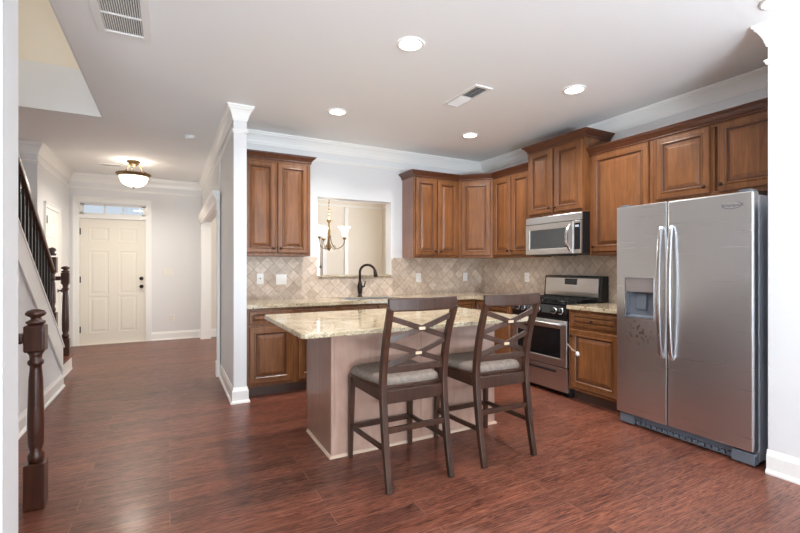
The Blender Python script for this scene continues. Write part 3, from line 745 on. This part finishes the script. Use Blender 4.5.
# ------------------------------------------------------------------ counter stools
ST = thing('counter_stool', 'left dark wood counter stool with double-cross back, nearer the hallway', 'stool', (1.28, 2.42, 0), 0, 'counter stools at the island')
cx, cy = 1.28, 2.42
REAR = spline([(cy - .285, 0), (cy - .225, .25), (cy - .185, .56), (cy - .205, .75), (cy - .325, 1.06)], 5)if False else None
def rear_pts(sx):
    P = [(cy - .280, 0), (cy - .235, .22), (cy - .200, .50), (cy - .202, .66), (cy - .240, .85), (cy - .307, 1.035)]
    return spline([(cx + sx * (0.207 + 0.006 * (z > 0.9)), y_, z) for y_, z in P], 5)
def rear_y(z):
    p = rear_pts(1)
    for a, b_ in zip(p, p[1:]):
        if a.z <= z <= b_.z: return a.y + (b_.y - a.y) * (z - a.z) / max(b_.z - a.z, 1e-6)
    return p[-1].y
for s in (-1, 1):
    P = rear_pts(s); n = len(P)
    T_ = [0.030 + 0.012 * math.sin(math.pi * min(1, i / (n - 1)) ** 0.8) for i in range(n)]
    obj('leg', ribbon(bm_(), P, (1, 0, 0), 0.036, T_), 'stool', ST, 0.004)
    fp = [(cx + s * 0.226, cy + .258, 0), (cx + s * 0.222, cy + .252, 0.30), (cx + s * 0.220, cy + .245, 0.545)]
    obj('leg', ribbon(bm_(), fp, (1, 0, 0), [0.026, 0.032, 0.038], [0.026, 0.034, 0.042]), 'stool', ST, 0.003)
    # side stretchers and seat rails
    obj('stretcher', ribbon(bm_(), [(cx + s * .207, rear_y(.225), .225), (cx + s * .222, cy + .245, .205)], (1, 0, 0), 0.018, 0.030), 'stool', ST, 0.003)
    obj('seat_rail', ribbon(bm_(), [(cx + s * .200, rear_y(.52), .515), (cx + s * .215, cy + .24, .515)], (1, 0, 0), 0.024, 0.062), 'stool', ST, 0.003)
obj('stretcher', ribbon(bm_(), [(cx - .20, rear_y(.325), .325), (cx + .20, rear_y(.325), .325)], (0, 1, 0), 0.020, 0.034), 'stool', ST, 0.003)
obj('stretcher', ribbon(bm_(), [(cx - .215, cy + .257, .20), (cx + .215, cy + .257, .20)], (0, 1, 0), 0.020, 0.034), 'stool', ST, 0.003)
obj('seat_rail', ribbon(bm_(), [(cx - .195, cy - .195, .508), (cx + .195, cy - .195, .508)], (0, 1, 0), 0.026, 0.075), 'stool', ST, 0.004)
obj('seat_rail', ribbon(bm_(), [(cx - .21, cy + .25, .515), (cx + .21, cy + .25, .515)], (0, 1, 0), 0.024, 0.062), 'stool', ST, 0.003)
def seat_outline(g=0.0):
    P = [(-.185, -.165), (0, -.170), (.185, -.165), (.212, -.05), (.236, .12), (.240, .215), (.205, .258), (.10, .270), (0, .273), (-.10, .270), (-.205, .258), (-.240, .215), (-.236, .12), (-.212, -.05)]
    S_ = spline([(cx + x, cy + y_, 0) for x, y_ in P + [P[0]]], 4)[:-1]; c = Vector((cx, cy + .06, 0))
    return [c + (p - c) * (1 + g) for p in S_]
def loft(outs, mi=0, bm=None, smooth=True):
    bm = bm or bm_(); rr = [[bm.verts.new((p.x, p.y, z)) for p in o] for o, z in outs]; n = len(rr[0])
    for a, b_ in zip(rr, rr[1:]):
        for k in range(n):
            f = bm.faces.new((a[k], a[(k + 1) % n], b_[(k + 1) % n], b_[k])); f.smooth = smooth; f.material_index = mi
    f = bm.faces.new(rr[-1]); f.smooth = smooth; bm.faces.new(rr[0][::-1]); return bm
obj('seat_board', loft([(seat_outline(-.02), .540), (seat_outline(0.02), .546), (seat_outline(0.02), .560), (seat_outline(0), .566)], smooth=False), 'stool', ST, label='dark wood seat edge')
obj('seat', loft([(seat_outline(-.02), .562), (seat_outline(0.0), .572), (seat_outline(-.012), .588), (seat_outline(-.05), .603), (seat_outline(-.15), .612), (seat_outline(-.5), .615)]), 'fabric', ST)
def back_bar(z0, z1, h, t, xa=-.195, xb=.195, bow=.02, dy=0.0):
    pts = []
    for k in range(9):
        u = k / 8; x = xa + (xb - xa) * u; z = z0 + (z1 - z0) * u; pts.append((cx + x, rear_y(z) + dy - bow * math.sin(math.pi * (x + .195) / .39), z))
    return ribbon(bm_(), pts, (0, 0, 1), h, t)
b = bm_()
obj('top_rail', back_bar(1.048, 1.048, 0.074, 0.030, -.227, .227, .028), 'stool', ST, 0.008)
obj('back_slat', back_bar(0.668, 0.668, 0.040, 0.020, bow=.012), 'stool', ST, 0.003)
for zc in (0.905, 0.757):
    obj('cross_slat', back_bar(zc - .066, zc + .066, 0.033, 0.014, bow=.022), 'stool', ST, 0.002)
    obj('cross_slat', back_bar(zc + .066, zc - .066, 0.033, 0.014, bow=.022, dy=0.004), 'stool', ST, 0.002)
    yy = rear_y(zc) - .022 - .012
    obj('metal_band', BX(cx - .020, cx + .020, yy, yy + .022, zc - .008, zc + .008), 'tan', ST, 0.002, label='tan metal band at the crossing')
copy_tree(ST, (1.945, 2.410, 0), 'right dark wood counter stool with double-cross back, nearer the range', rz=R(-1))

# ------------------------------------------------------------------ gas range
RO = (3.365, 3.626, 0); TR = Matrix.Translation(RO) @ Matrix.Rotation(QR, 4, 'Z'); RW = 0.752
rg = thing('gas_range', 'stainless and black gas range against the right wall under the microwave', 'range', RO, QR)
obj('body', BX(0, RW, 0, 0.565, 0.03, 0.885), 'matblack', rg, 0.003, xf=TR)
b = bm_(); [box(b, x, x + .04, y_, y_ + .04, 0, 0.03) for x in (0.03, RW - .07) for y_ in (0.03, 0.5)]; obj('foot', b, 'matblack', rg, xf=TR)
dr = obj('storage_drawer', BX(0.006, RW - 0.006, -0.028, 0, 0.05, 0.275), 'steel', rg, 0.004, xf=TR)
obj('recessed_handle', BX(0.14, RW - 0.14, -0.034, -0.024, 0.222, 0.245), 'matblack', dr, 0.004, xf=TR)
b = rings_panel(bm_(), RW - .012, 0.445, [(0, 0), (0, -0.032), (0.006, -0.036), (0.075, -0.036), (0.080, -0.032), (0.085, -0.032)], [0, 0, 0, 0, 1, 1], 0.006, 0.288)
dr = obj('oven_door', b, ['steel', 'black'], rg, xf=TR)
b = tube(bm_(), [(0.05, -0.075, 0.70), (RW - .05, -0.075, 0.70)], 0.012, 12); [box(b, x - .008, x + .008, -0.075, -0.034, 0.692, 0.708) for x in (0.08, RW - .08)]; obj('door_handle', b, 'steel', dr, xf=TR)
obj('vent_strip', BX(0.006, RW - .006, -0.020, 0, 0.736, 0.752), 'matblack', rg, xf=TR)
b = prism(bm_(), [(0, 0.754), (-0.030, 0.754), (-0.034, 0.80), (-0.012, 0.878), (0, 0.885)], lambda p, q, d: (d, p, q), 0.003, RW - .003); cp = obj('control_panel', b, 'black', rg, xf=TR)
KR = Matrix.Rotation(R(-12), 4, 'X')
for kx in (0.085, 0.165, 0.376, 0.587, 0.667):
    K = TR @ Matrix.Translation((kx, -0.030, 0.825)) @ KR
    obj('control_knob', lathe(bm_(), [(0.030, 0.002), (0.030, -0.004), (0.024, -0.008), (0.022, -0.030), (0.018, -0.034), (0, -0.034)], n=20, axis='Y'), 'black', rg, xf=K)
    obj('knob_ring', lathe(bm_(), [(0.031, 0.001), (0.033, -0.003), (0.031, -0.007), (0.027, -0.007)], n=20, axis='Y'), 'chrome', rg, xf=K)
obj('cooktop', BX(0, RW, -0.012, 0.444, 0.885, 0.898), 'black', rg, 0.004, xf=TR)
for k, (gx0, gx1) in enumerate(((0.03, 0.365), (0.387, 0.722))):
    b = bm_(); z0, z1 = 0.925, 0.936
    for x in (gx0, (gx0 + gx1) / 2 - .006, gx1 - .012): box(b, x, x + .012, 0.03, 0.425, z0, z1)
    for y_ in (0.03, 0.125, 0.225, 0.320, 0.413): box(b, gx0, gx1, y_, y_ + .012, z0, z1)
    for x in (gx0, gx1 - .012):
        for y_ in (0.03, 0.413): box(b, x, x + .012, y_, y_ + .012, 0.898, z0)
    obj('grate', b, 'matblack', rg, xf=TR)
    for y_ in (0.125, 0.32): obj('burner', lathe(bm_(), [(0.05, 0.898), (0.05, 0.908), (0.036, 0.912), (0.036, 0.920), (0, 0.921)], ((gx0 + gx1) / 2, y_, 0), 20), 'matblack', rg, xf=TR)
b = prism(bm_(), [(0.445, 0.898), (0.565, 0.898), (0.565, 1.160), (0.475, 1.160)], lambda p, q, d: (d, p, q), 0, RW); obj('backguard_body', b, 'matblack', rg, 0.004, xf=TR)
b = prism(bm_(), [(0.443, 0.945), (0.447, 0.940), (0.476, 1.153), (0.468, 1.153), (0.454, 1.135), (0.441, 0.99)], lambda p, q, d: (d, p, q), 0.03, RW - .03)
bk = obj('backguard', b, 'steel', rg, 0.006, xf=TR)
obj('clock_display', prism(bm_(), [(0.4435, 1.065), (0.455, 1.065), (0.465, 1.130), (0.4505, 1.130)], lambda p, q, d: (d, p, q), 0.30, 0.46), 'display', bk, xf=TR)

# ------------------------------------------------------------------ microwave
MO = (3.53, 3.622, 1.385); TM = Matrix.Translation(MO) @ Matrix.Rotation(QR, 4, 'Z'); MW = 0.745; MH = 0.410
mw = thing('microwave', 'stainless over-the-range microwave hung under the raised wall cabinet', 'microwave', MO, QR)
obj('casing', BX(0, MW, 0.018, 0.405, 0, MH), 'matblack', mw, 0.003, xf=TM)
obj('vent_panel', prism(bm_(), [(0.018, MH - .002), (0.018, 0.335), (0, 0.335), (0.004, MH - .002)], lambda p, q, d: (d, p, q), 0, MW), 'steel', mw, 0.003, xf=TM)
b = rings_panel(bm_(), 0.645, 0.325, [(0, 0.018), (0, 0.0), (0.003, -0.004), (0.058, -0.004), (0.062, 0.0), (0.064, 0.0)], [0, 0, 0, 0, 1, 1], 0.002, 0.004)
md = obj('door', b, ['steel', 'mwglass'], mw, xf=TM)
obj('handle', ribbon(bm_(), spline([(0.612, -0.004, 0.03), (0.605, -0.042, 0.09), (0.600, -0.050, 0.165), (0.605, -0.042, 0.24), (0.612, -0.004, 0.30)], 5), (1, 0, 0), 0.024, 0.012), 'chrome', md, 0.003, xf=TM)
obj('keypad_panel', BX(0.650, MW - .002, -0.002, 0.018, 0.004, 0.329), 'steel', mw, 0.003, xf=TM)
kp = obj('keypad', BX(0.662, 0.730, -0.005, 0.0, 0.045, 0.305), 'display', mw, 0.002, xf=TM)
obj('clock_display', BX(0.675, 0.717, -0.0065, -0.004, 0.265, 0.285), 'lgrey', kp, xf=TM)
obj('bottom_grille', BX(0.05, 0.40, 0.04, 0.36, -0.008, 0), 'matblack', mw, xf=TM)

# ------------------------------------------------------------------ refrigerator
FO = (3.27, 2.268, 0); TF = Matrix.Translation(FO) @ Matrix.Rotation(QR, 4, 'Z'); FW = 0.932
fr = thing('refrigerator', 'stainless side-by-side refrigerator with rust marks below its water dispenser', 'refrigerator', FO, QR)
obj('cabinet_body', BX(0.004, FW - .004, 0.008, 0.65, 0.02, 1.715), 'lgrey', fr, 0.004, xf=TF)
obj('gasket', BX(0.012, FW - .012, 0.0, 0.008, 0.10, 1.72), 'white', fr, xf=TF)
# left door with the dispenser recess
dx0, dx1, dz0, dz1 = 0.075, 0.302, 0.862, 1.170; z0, z1 = 0.098, 1.735; XL = 0.398
b = bm_()
def grid_front(bm, xs, zs_, skip, y0, y1):
    V = {}
    def v(x, y_, z):
        k = (round(x, 5), round(y_, 5), round(z, 5))
        if k not in V: V[k] = bm.verts.new((x, y_, z))
        return V[k]
    for i in range(len(xs) - 1):
        for j in range(len(zs_) - 1):
            if (i, j) in skip: continue
            bm.faces.new((v(xs[i], y0, zs_[j]), v(xs[i + 1], y0, zs_[j]), v(xs[i + 1], y0, zs_[j + 1]), v(xs[i], y0, zs_[j + 1])))
    X0, X1, Z0, Z1 = xs[0], xs[-1], zs_[0], zs_[-1]
    for x in (X0, X1):
        for j in range(len(zs_) - 1): bm.faces.new((v(x, y0, zs_[j]), v(x, y0, zs_[j + 1]), v(x, y1, zs_[j + 1]), v(x, y1, zs_[j])))
    for z in (Z0, Z1):
        for i in range(len(xs) - 1): bm.faces.new((v(xs[i], y0, z), v(xs[i + 1], y0, z), v(xs[i + 1], y1, z), v(xs[i], y1, z)))
    bm.faces.new([v(xs[i], y1, Z0) for i in range(len(xs))] + [v(X1, y1, z) for z in zs_[1:]] + [v(xs[i], y1, Z1) for i in range(len(xs) - 2, -1, -1)] + [v(X0, y1, z) for z in zs_[-2:0:-1]])
    x0, x1, a, c = xs[1], xs[2], zs_[1], zs_[2]; yr = y1 - 0.006
    for p, q in (((x0, a), (x1, a)), ((x1, a), (x1, c)), ((x1, c), (x0, c)), ((x0, c), (x0, a))):
        bm.faces.new((v(p[0], y0, p[1]), v(q[0], y0, q[1]), bm.verts.new((q[0], yr, q[1])), bm.verts.new((p[0], yr, p[1]))))
    bm.faces.new([bm.verts.new(p) for p in ((x0, yr, a), (x1, yr, a), (x1, yr, c), (x0, yr, c))])
grid_front(b, [0, dx0, dx1, XL], [z0, dz0, dz1, z1], {(1, 1)}, -0.07, 0)
ld = obj('freezer_door', b, 'steel2', fr, 0.004, xf=TF)
obj('dispenser_bezel', rings_panel(bm_(), dx1 - dx0 + .012, dz1 - dz0 + .012, [(0, -0.069), (0, -0.074), (0.006, -0.074), (0.006, -0.066)], [0, 0, 0, 0], dx0 - .006, dz0 - .006), 'chrome', None, xf=TF) if False else None
b = bm_()
for q in ((dx0 - .005, dx0, dz0 - .005, dz1 + .005), (dx1, dx1 + .005, dz0 - .005, dz1 + .005), (dx0, dx1, dz0 - .005, dz0), (dx0, dx1, dz1, dz1 + .005)): box(b, q[0], q[1], -0.074, -0.068, q[2], q[3])
ds = obj('dispenser_bezel', b, 'chrome', ld, xf=TF)
obj('dispenser_panel', BX(dx0 + .001, dx1 - .001, -0.070, -0.012, 1.062, dz1 - .002), 'taupe' if 'taupe' in M else mat('dispenser_taupe', (0.20, 0.17, 0.16), 0.45), ld, 0.002, xf=TF)
obj('dispenser_recess', prism(bm_(), [(-0.062, dz0 + .001), (-0.008, dz0 + .001), (-0.008, 1.06), (-0.012, 1.06), (-0.030, dz0 + .03), (-0.062, dz0 + .012)], lambda p, q, d: (d, p, q), dx0 + .001, dx1 - .001), 'grey', ld, xf=TF)
obj('dispenser_paddle', prism(bm_(), [(-0.048, 0.93), (-0.042, 0.925), (-0.020, 1.05), (-0.030, 1.05)], lambda p, q, d: (d, p, q), 0.150, 0.225), 'grey', ld, 0.002, xf=TF)
rd = obj('refrigerator_door', BX(XL + .006, FW, -0.07, 0, z0, z1), 'steel2', fr, 0.010, xf=TF)
for x, par in ((0.366, ld), (0.440, rd)):
    pts = spline([(x, -0.070, 0.585), (x, -0.094, 0.64), (x, -0.112, 0.85), (x, -0.116, 1.07), (x, -0.112, 1.275), (x, -0.094, 1.50), (x, -0.070, 1.555)], 5)
    obj('handle', ribbon(bm_(), pts, (1, 0, 0), 0.026, 0.018), 'handlesteel', par, 0.005, xf=TF)
for x0, x1 in ((0.02, 0.09), (FW - .09, FW - .02)): obj('hinge_cover', BX(x0, x1, -0.055, 0.03, 1.735, 1.750), 'grey', fr, 0.004, xf=TF)
b = bm_(); box(b, 0.015, FW - .015, -0.012, 0.01, 0.045, 0.09); box(b, 0.01, 0.12, -0.04, 0.01, 0.012, 0.085); box(b, FW - .13, FW - .005, -0.05, 0.01, 0.012, 0.085)
for k in range(16): box(b, 0.13 + k * 0.042, 0.16 + k * 0.042, -0.020, 0.005, 0.020, 0.043)
box(b, 0.19, 0.20, -0.03, 0, 0.03, 0.09); box(b, 0.13, 0.80, -0.016, 0.0, 0.012, 0.020)
obj('toe_grille', b, 'grey', fr, 0.002, xf=TF)
obj('roller', BX(0.03, FW - .03, 0.02, 0.6, 0, 0.02), 'matblack', fr, xf=TF)


def text_mesh(name, body, size, m, parent, xf, ext=0.0006):
    c = bpy.data.curves.new(name, 'FONT'); c.body = body; c.size = size; c.extrude = ext; c.align_x = 'CENTER'
    o = bpy.data.objects.new(name, c); S.collection.objects.link(o)
    bpy.context.view_layer.update()
    me = bpy.data.meshes.new_from_object(o.evaluated_get(bpy.context.evaluated_depsgraph_get()))
    bpy.data.objects.remove(o); b = bm_(); b.from_mesh(me); bpy.data.meshes.remove(me)
    return obj(name, b, m, parent, xf=xf)
LG = TF @ Matrix.Translation((0.815, -0.0712, 1.645)) @ Matrix.Rotation(R(90), 4, 'X')
text_mesh('logo_lettering', 'Whirlpool', 0.030, 'grey', rd, LG)
b = bm_(); pts = [(0.815 + .055 * math.cos(R(a)), -0.0715, 1.655 + .022 * math.sin(R(a))) for a in range(-200, 70, 15)]
obj('logo_swoosh', ribbon(b, pts, (0, 1, 0), 0.001, 0.0035), 'grey', rd, xf=TF)

# child safety latch dangling beside the base cabinet knob
sl = thing('safety_latch', 'small round white latch on a pale strap hanging at the base cabinet door', 'latch', (3.32, 2.80, 0.47))
obj('strap', ribbon(bm_(), [(3.318, 2.862, 0.53), (3.312, 2.80, 0.485), (3.316, 2.765, 0.47)], (1, 0, 0), 0.004, 0.012), mat('strap_tan', (0.45, 0.33, 0.25), .5), sl)
obj('button', lathe(bm_(), [(0.0, 0.0), (0.020, 0.0), (0.022, -0.006), (0.016, -0.012), (0.0, -0.012)], (3.319, 2.745, 0.455), 18, axis='X'), 'white', sl)

# ------------------------------------------------------------------ plates on the walls
def plate(name, label, cat, x, y, z, face, gang=1, kind='outlet', m='white', size=(0.072, 0.115)):
    wd = size[0] + 0.046 * (gang - 1); hh = size[1]
    rz = {'y': 0, 'x': QR}[face]; T = Matrix.Translation((x, y, z)) @ Matrix.Rotation(rz, 4, 'Z')
    t = thing(name, label, cat, (x, y, z), rz, {'wall_outlet': 'wall outlets', 'light_switch': 'wall switches'}[name])
    obj('cover_plate', BX(-wd / 2, wd / 2, -0.006, 0, -hh / 2, hh / 2), m, t, 0.002, xf=T)
    for g_ in range(gang):
        gx = (g_ - (gang - 1) / 2) * 0.046
        if kind == 'outlet':
            for zz in (-.02, .02):
                s_ = obj('socket', BX(gx - .016, gx + .016, -0.008, -0.005, zz - .014, zz + .014), m, t, 0.001, xf=T)
                b = bm_(); box(b, gx - .008, gx - .005, -0.0085, -0.0078, zz - .006, zz + .006); box(b, gx + .005, gx + .008, -0.0085, -0.0078, zz - .006, zz + .006); obj('slot', b, 'grey', s_, xf=T)
        elif gang == 1: obj('toggle', BX(gx - .006, gx + .006, -0.016, -0.005, -.004, .010), 'grey', t, 0.001, xf=T)
        else: obj('toggle', BX(gx - .016, gx + .016, -0.009, -0.005, -.033, .033), m, t, 0.001, xf=T)
ybs = YB - 0.0102
plate('light_switch', 'single white switch plate with a dark toggle on the backsplash beside the wing wall', 'switch', 0.876, ybs, 1.125, 'y', 1, 'switch')
plate('light_switch', 'double white switch plate on the backsplash left of the pass-through', 'switch', 1.106, ybs, 1.115, 'y', 2, 'switch')
plate('wall_outlet', 'white outlet on the backsplash just right of the pass-through', 'outlet', 2.895, ybs, 1.115, 'y')
plate('wall_outlet', 'white outlet on the backsplash under the corner wall cabinet', 'outlet', 3.655, ybs, 1.115, 'y')
plate('wall_outlet', 'white outlet on the right wall backsplash left of the range', 'outlet', 3.9398, 4.02, 1.125, 'x')
plate('light_switch', 'ivory triple switch plate on the foyer wall right of the front door', 'switch', -0.03, YF, 1.165, 'y', 3, 'switch', 'offwhite')
plate('wall_outlet', 'ivory outlet low on the foyer wall right of the front door', 'outlet', 0.03, YF, 0.37, 'y', 1, 'outlet', 'offwhite')

# ------------------------------------------------------------------ ceiling things
CL = ['recessed ceiling light above the island left end, farther of the left pair', 'recessed ceiling light in front of the corner cabinets, farthest right',
      'recessed ceiling light nearest the camera over the stools, top centre', 'recessed ceiling light between the square vent line and the microwave cabinet', 'recessed ceiling light cut by the top edge beside the right wall end']
CL = ['recessed ceiling light before the pass-through, leftmost of the five', 'recessed ceiling light nearest the kitchen corner, beyond the slim vent',
      'largest-looking recessed ceiling light, top centre above the stools', 'recessed ceiling light in front of the cabinet over the microwave', 'recessed ceiling light cut off by the top right of the photo']
for (x, y), lb in zip(CANS, CL):
    t = thing('recessed_light', lb, 'ceiling light', (x, y, CEIL - 0.01), 0, 'recessed kitchen ceiling lights')
    obj('trim_ring', lathe(bm_(), [(0.078, CEIL - .004), (0.092, CEIL - .001), (0.094, CEIL - .006), (0.086, CEIL - .012), (0.074, CEIL - .010), (0.074, CEIL - .004)], (x, y, 0), 32), 'white', t)
    obj('lens', lathe(bm_(), [(0.0, CEIL - .0065), (0.075, CEIL - .0065), (0.075, CEIL - .001), (0, CEIL - .001)], (x, y, 0), 32), 'lamp', t)


def vent(label, x0, x1, y0, y1, bar, ns, name='ceiling_vent', second=None, along='y', f=0.028):
    t = thing(name, label, 'vent', ((x0 + x1) / 2, (y0 + y1) / 2, CEIL), 0, 'ceiling vents'); z0, z1 = CEIL - .012, CEIL - 0.0005
    b = bm_(); box(b, x0, x0 + f, y0, y1, z0, z1); box(b, x1 - f, x1, y0, y1, z0, z1); box(b, x0 + f, x1 - f, y0, y0 + f, z0, z1); box(b, x0 + f, x1 - f, y1 - f, y1, z0, z1)
    obj('frame', b, 'white', t, 0.003)
    if bar: obj('crossbar', BX(x0 + f, x1 - f, bar - .006, bar + .006, z0 + .001, z1), 'white', t)
    obj('duct_shade_sheet', BX(x0 + f, x1 - f, y0 + f, y1 - f, CEIL - .002, CEIL - .0005), 'ventdark', t)  # flat dark sheet standing in for the shade inside the duct
    for k in range(ns):
        if along == 'y':
            x = x0 + f + (x1 - x0 - 2 * f) * (k + .5) / ns
            b = prism(bm_(), [(x - .0035, z0 + .002), (x - .001, z0 + .002), (x + .0035, CEIL - .002), (x + .001, CEIL - .002)], lambda p, q, d: (p, d, q), y0 + f, y1 - f)
        else:
            y = y0 + f + (y1 - y0 - 2 * f) * (k + .5) / ns; sg = 1 if y < second else -1
            b = prism(bm_(), [(y - sg * .006, z0 + .002), (y - sg * .004, z0 + .002), (y + sg * .006, CEIL - .002), (y + sg * .004, CEIL - .002)], lambda p, q, d: (d, p, q), x0 + f, x1 - f)
        obj('slat', b, 'white', t)
vent('large white return air grille with dark slots in the hallway ceiling, top left', -0.400, -0.105, 2.66, 3.27, 3.01, 17, f=0.045)
vent('slim white two-way supply vent between the recessed lights over the kitchen', 2.185, 2.365, 2.80, 3.28, None, 18, second=3.04, along='x')
vent('tiny white ceiling vent near the foyer ceiling light', -0.90, -0.62, 7.45, 7.62, None, 8)
t = thing('smoke_detector', 'small round white smoke detector on the ceiling near the wing wall', 'smoke detector', (0.20, 5.45, CEIL))
obj('base_ring', lathe(bm_(), [(0.062, CEIL - .0005), (0.064, CEIL - .010), (0.058, CEIL - .014)], (0.20, 5.45, 0), 24), 'white', t)
obj('cover', lathe(bm_(), [(0.057, CEIL - .014), (0.052, CEIL - .030), (0.035, CEIL - .038), (0, CEIL - .039)], (0.20, 5.45, 0), 24), 'white', t)

# foyer ceiling light
fl = thing('foyer_ceiling_light', 'antique brass semi-flush ceiling light with lit alabaster bowl in the foyer', 'ceiling light', (-0.45, 7.12, CEIL)); c = (-0.45, 7.12, 0)
obj('canopy', lathe(bm_(), [(0.085, CEIL - .0005), (0.085, CEIL - .015), (0.060, CEIL - .030), (0.060, CEIL - .045), (0.020, CEIL - .060), (0.012, CEIL - .08)], c, 24), 'brass', fl)
obj('rim', lathe(bm_(), [(0.180, 2.560), (0.214, 2.562), (0.218, 2.550), (0.197, 2.535), (0.188, 2.520), (0.179, 2.522), (0.180, 2.560)], c, 40), 'brass', fl)
obj('bowl', lathe(bm_(), [(0.183, 2.540), (0.178, 2.500), (0.155, 2.440), (0.115, 2.400), (0.06, 2.378), (0.0, 2.374)], c, 40), 'bowl', fl)
for k in range(3):
    a = 2 * math.pi * k / 3 + 0.4; q = lambda r_, z: (c[0] + r_ * math.cos(a), c[1] + r_ * math.sin(a), z)
    obj('arm', tube(bm_(), spline([q(0.02, 2.67), q(0.07, 2.70), q(0.11, 2.63), q(0.16, 2.60), q(0.205, 2.56)], 5), 0.006, 8), 'brass', fl)
obj('stem', tube(bm_(), [(c[0], c[1], 2.68), (c[0], c[1], 2.375)], 0.006, 8), 'brass', fl)
obj('finial', lathe(bm_(), [(0.016, 2.376), (0.018, 2.368), (0.008, 2.358), (0, 2.348)], c, 16), 'brass', fl)

# dining chandelier
ch = thing('chandelier', 'bronze chandelier with frosted glass shades seen through the pass-through', 'chandelier', (2.10, 6.20, CEIL)); c = Vector((2.10, 6.20, 0))
obj('canopy', lathe(bm_(), [(0.065, CEIL - .0005), (0.062, CEIL - .02), (0.012, CEIL - .035)], c, 24), 'brass', ch)
b = bm_(); tube(b, [c + Vector((0, 0, CEIL - .03)), c + Vector((0, 0, 1.98))], 0.0045, 8)
for k in range(14): lathe(b, [(0.004, 1.99 + .05 * k), (0.011, 2.005 + .05 * k), (0.011, 2.02 + .05 * k), (0.004, 2.035 + .05 * k)], c, 8)
obj('chain', b, 'brass', ch)
obj('column', lathe(bm_(), [(0.006, 1.985), (0.020, 1.975), (0.034, 1.95), (0.030, 1.93), (0.014, 1.91), (0.012, 1.83), (0.024, 1.78), (0.016, 1.72), (0.012, 1.62), (0.026, 1.58), (0.036, 1.55), (0.024, 1.52), (0.008, 1.50), (0, 1.485)], c, 20), 'brass', ch)
for k in range(3):
    a = 2 * math.pi * k / 3 - 0.49; q = lambda r_, z: c + Vector((r_ * math.cos(a), r_ * math.sin(a), z))
    ar = obj('arm', tube(bm_(), spline([q(0.02, 1.73), q(0.035, 1.62), q(0.09, 1.53), q(0.17, 1.545), q(0.22, 1.60), q(0.23, 1.665)], 6), 0.0065, 8), 'brass', ch)
    obj('scroll', tube(bm_(), spline([q(0.03, 1.56), q(0.075, 1.515), q(0.10, 1.545), q(0.075, 1.575), q(0.06, 1.55)], 5), 0.0045, 6), 'brass', ar)
    cc = q(0.23, 0); obj('candle_cup', lathe(bm_(), [(0.010, 1.66), (0.030, 1.672), (0.026, 1.69), (0.020, 1.70)], cc, 14), 'brass', ar)
    obj('glass_shade', lathe(bm_(), [(0.022, 1.695), (0.034, 1.715), (0.044, 1.76), (0.062, 1.81), (0.098, 1.852), (0.096, 1.855), (0.058, 1.814), (0.040, 1.76), (0.028, 1.715)], cc, 20), 'shade', ar)
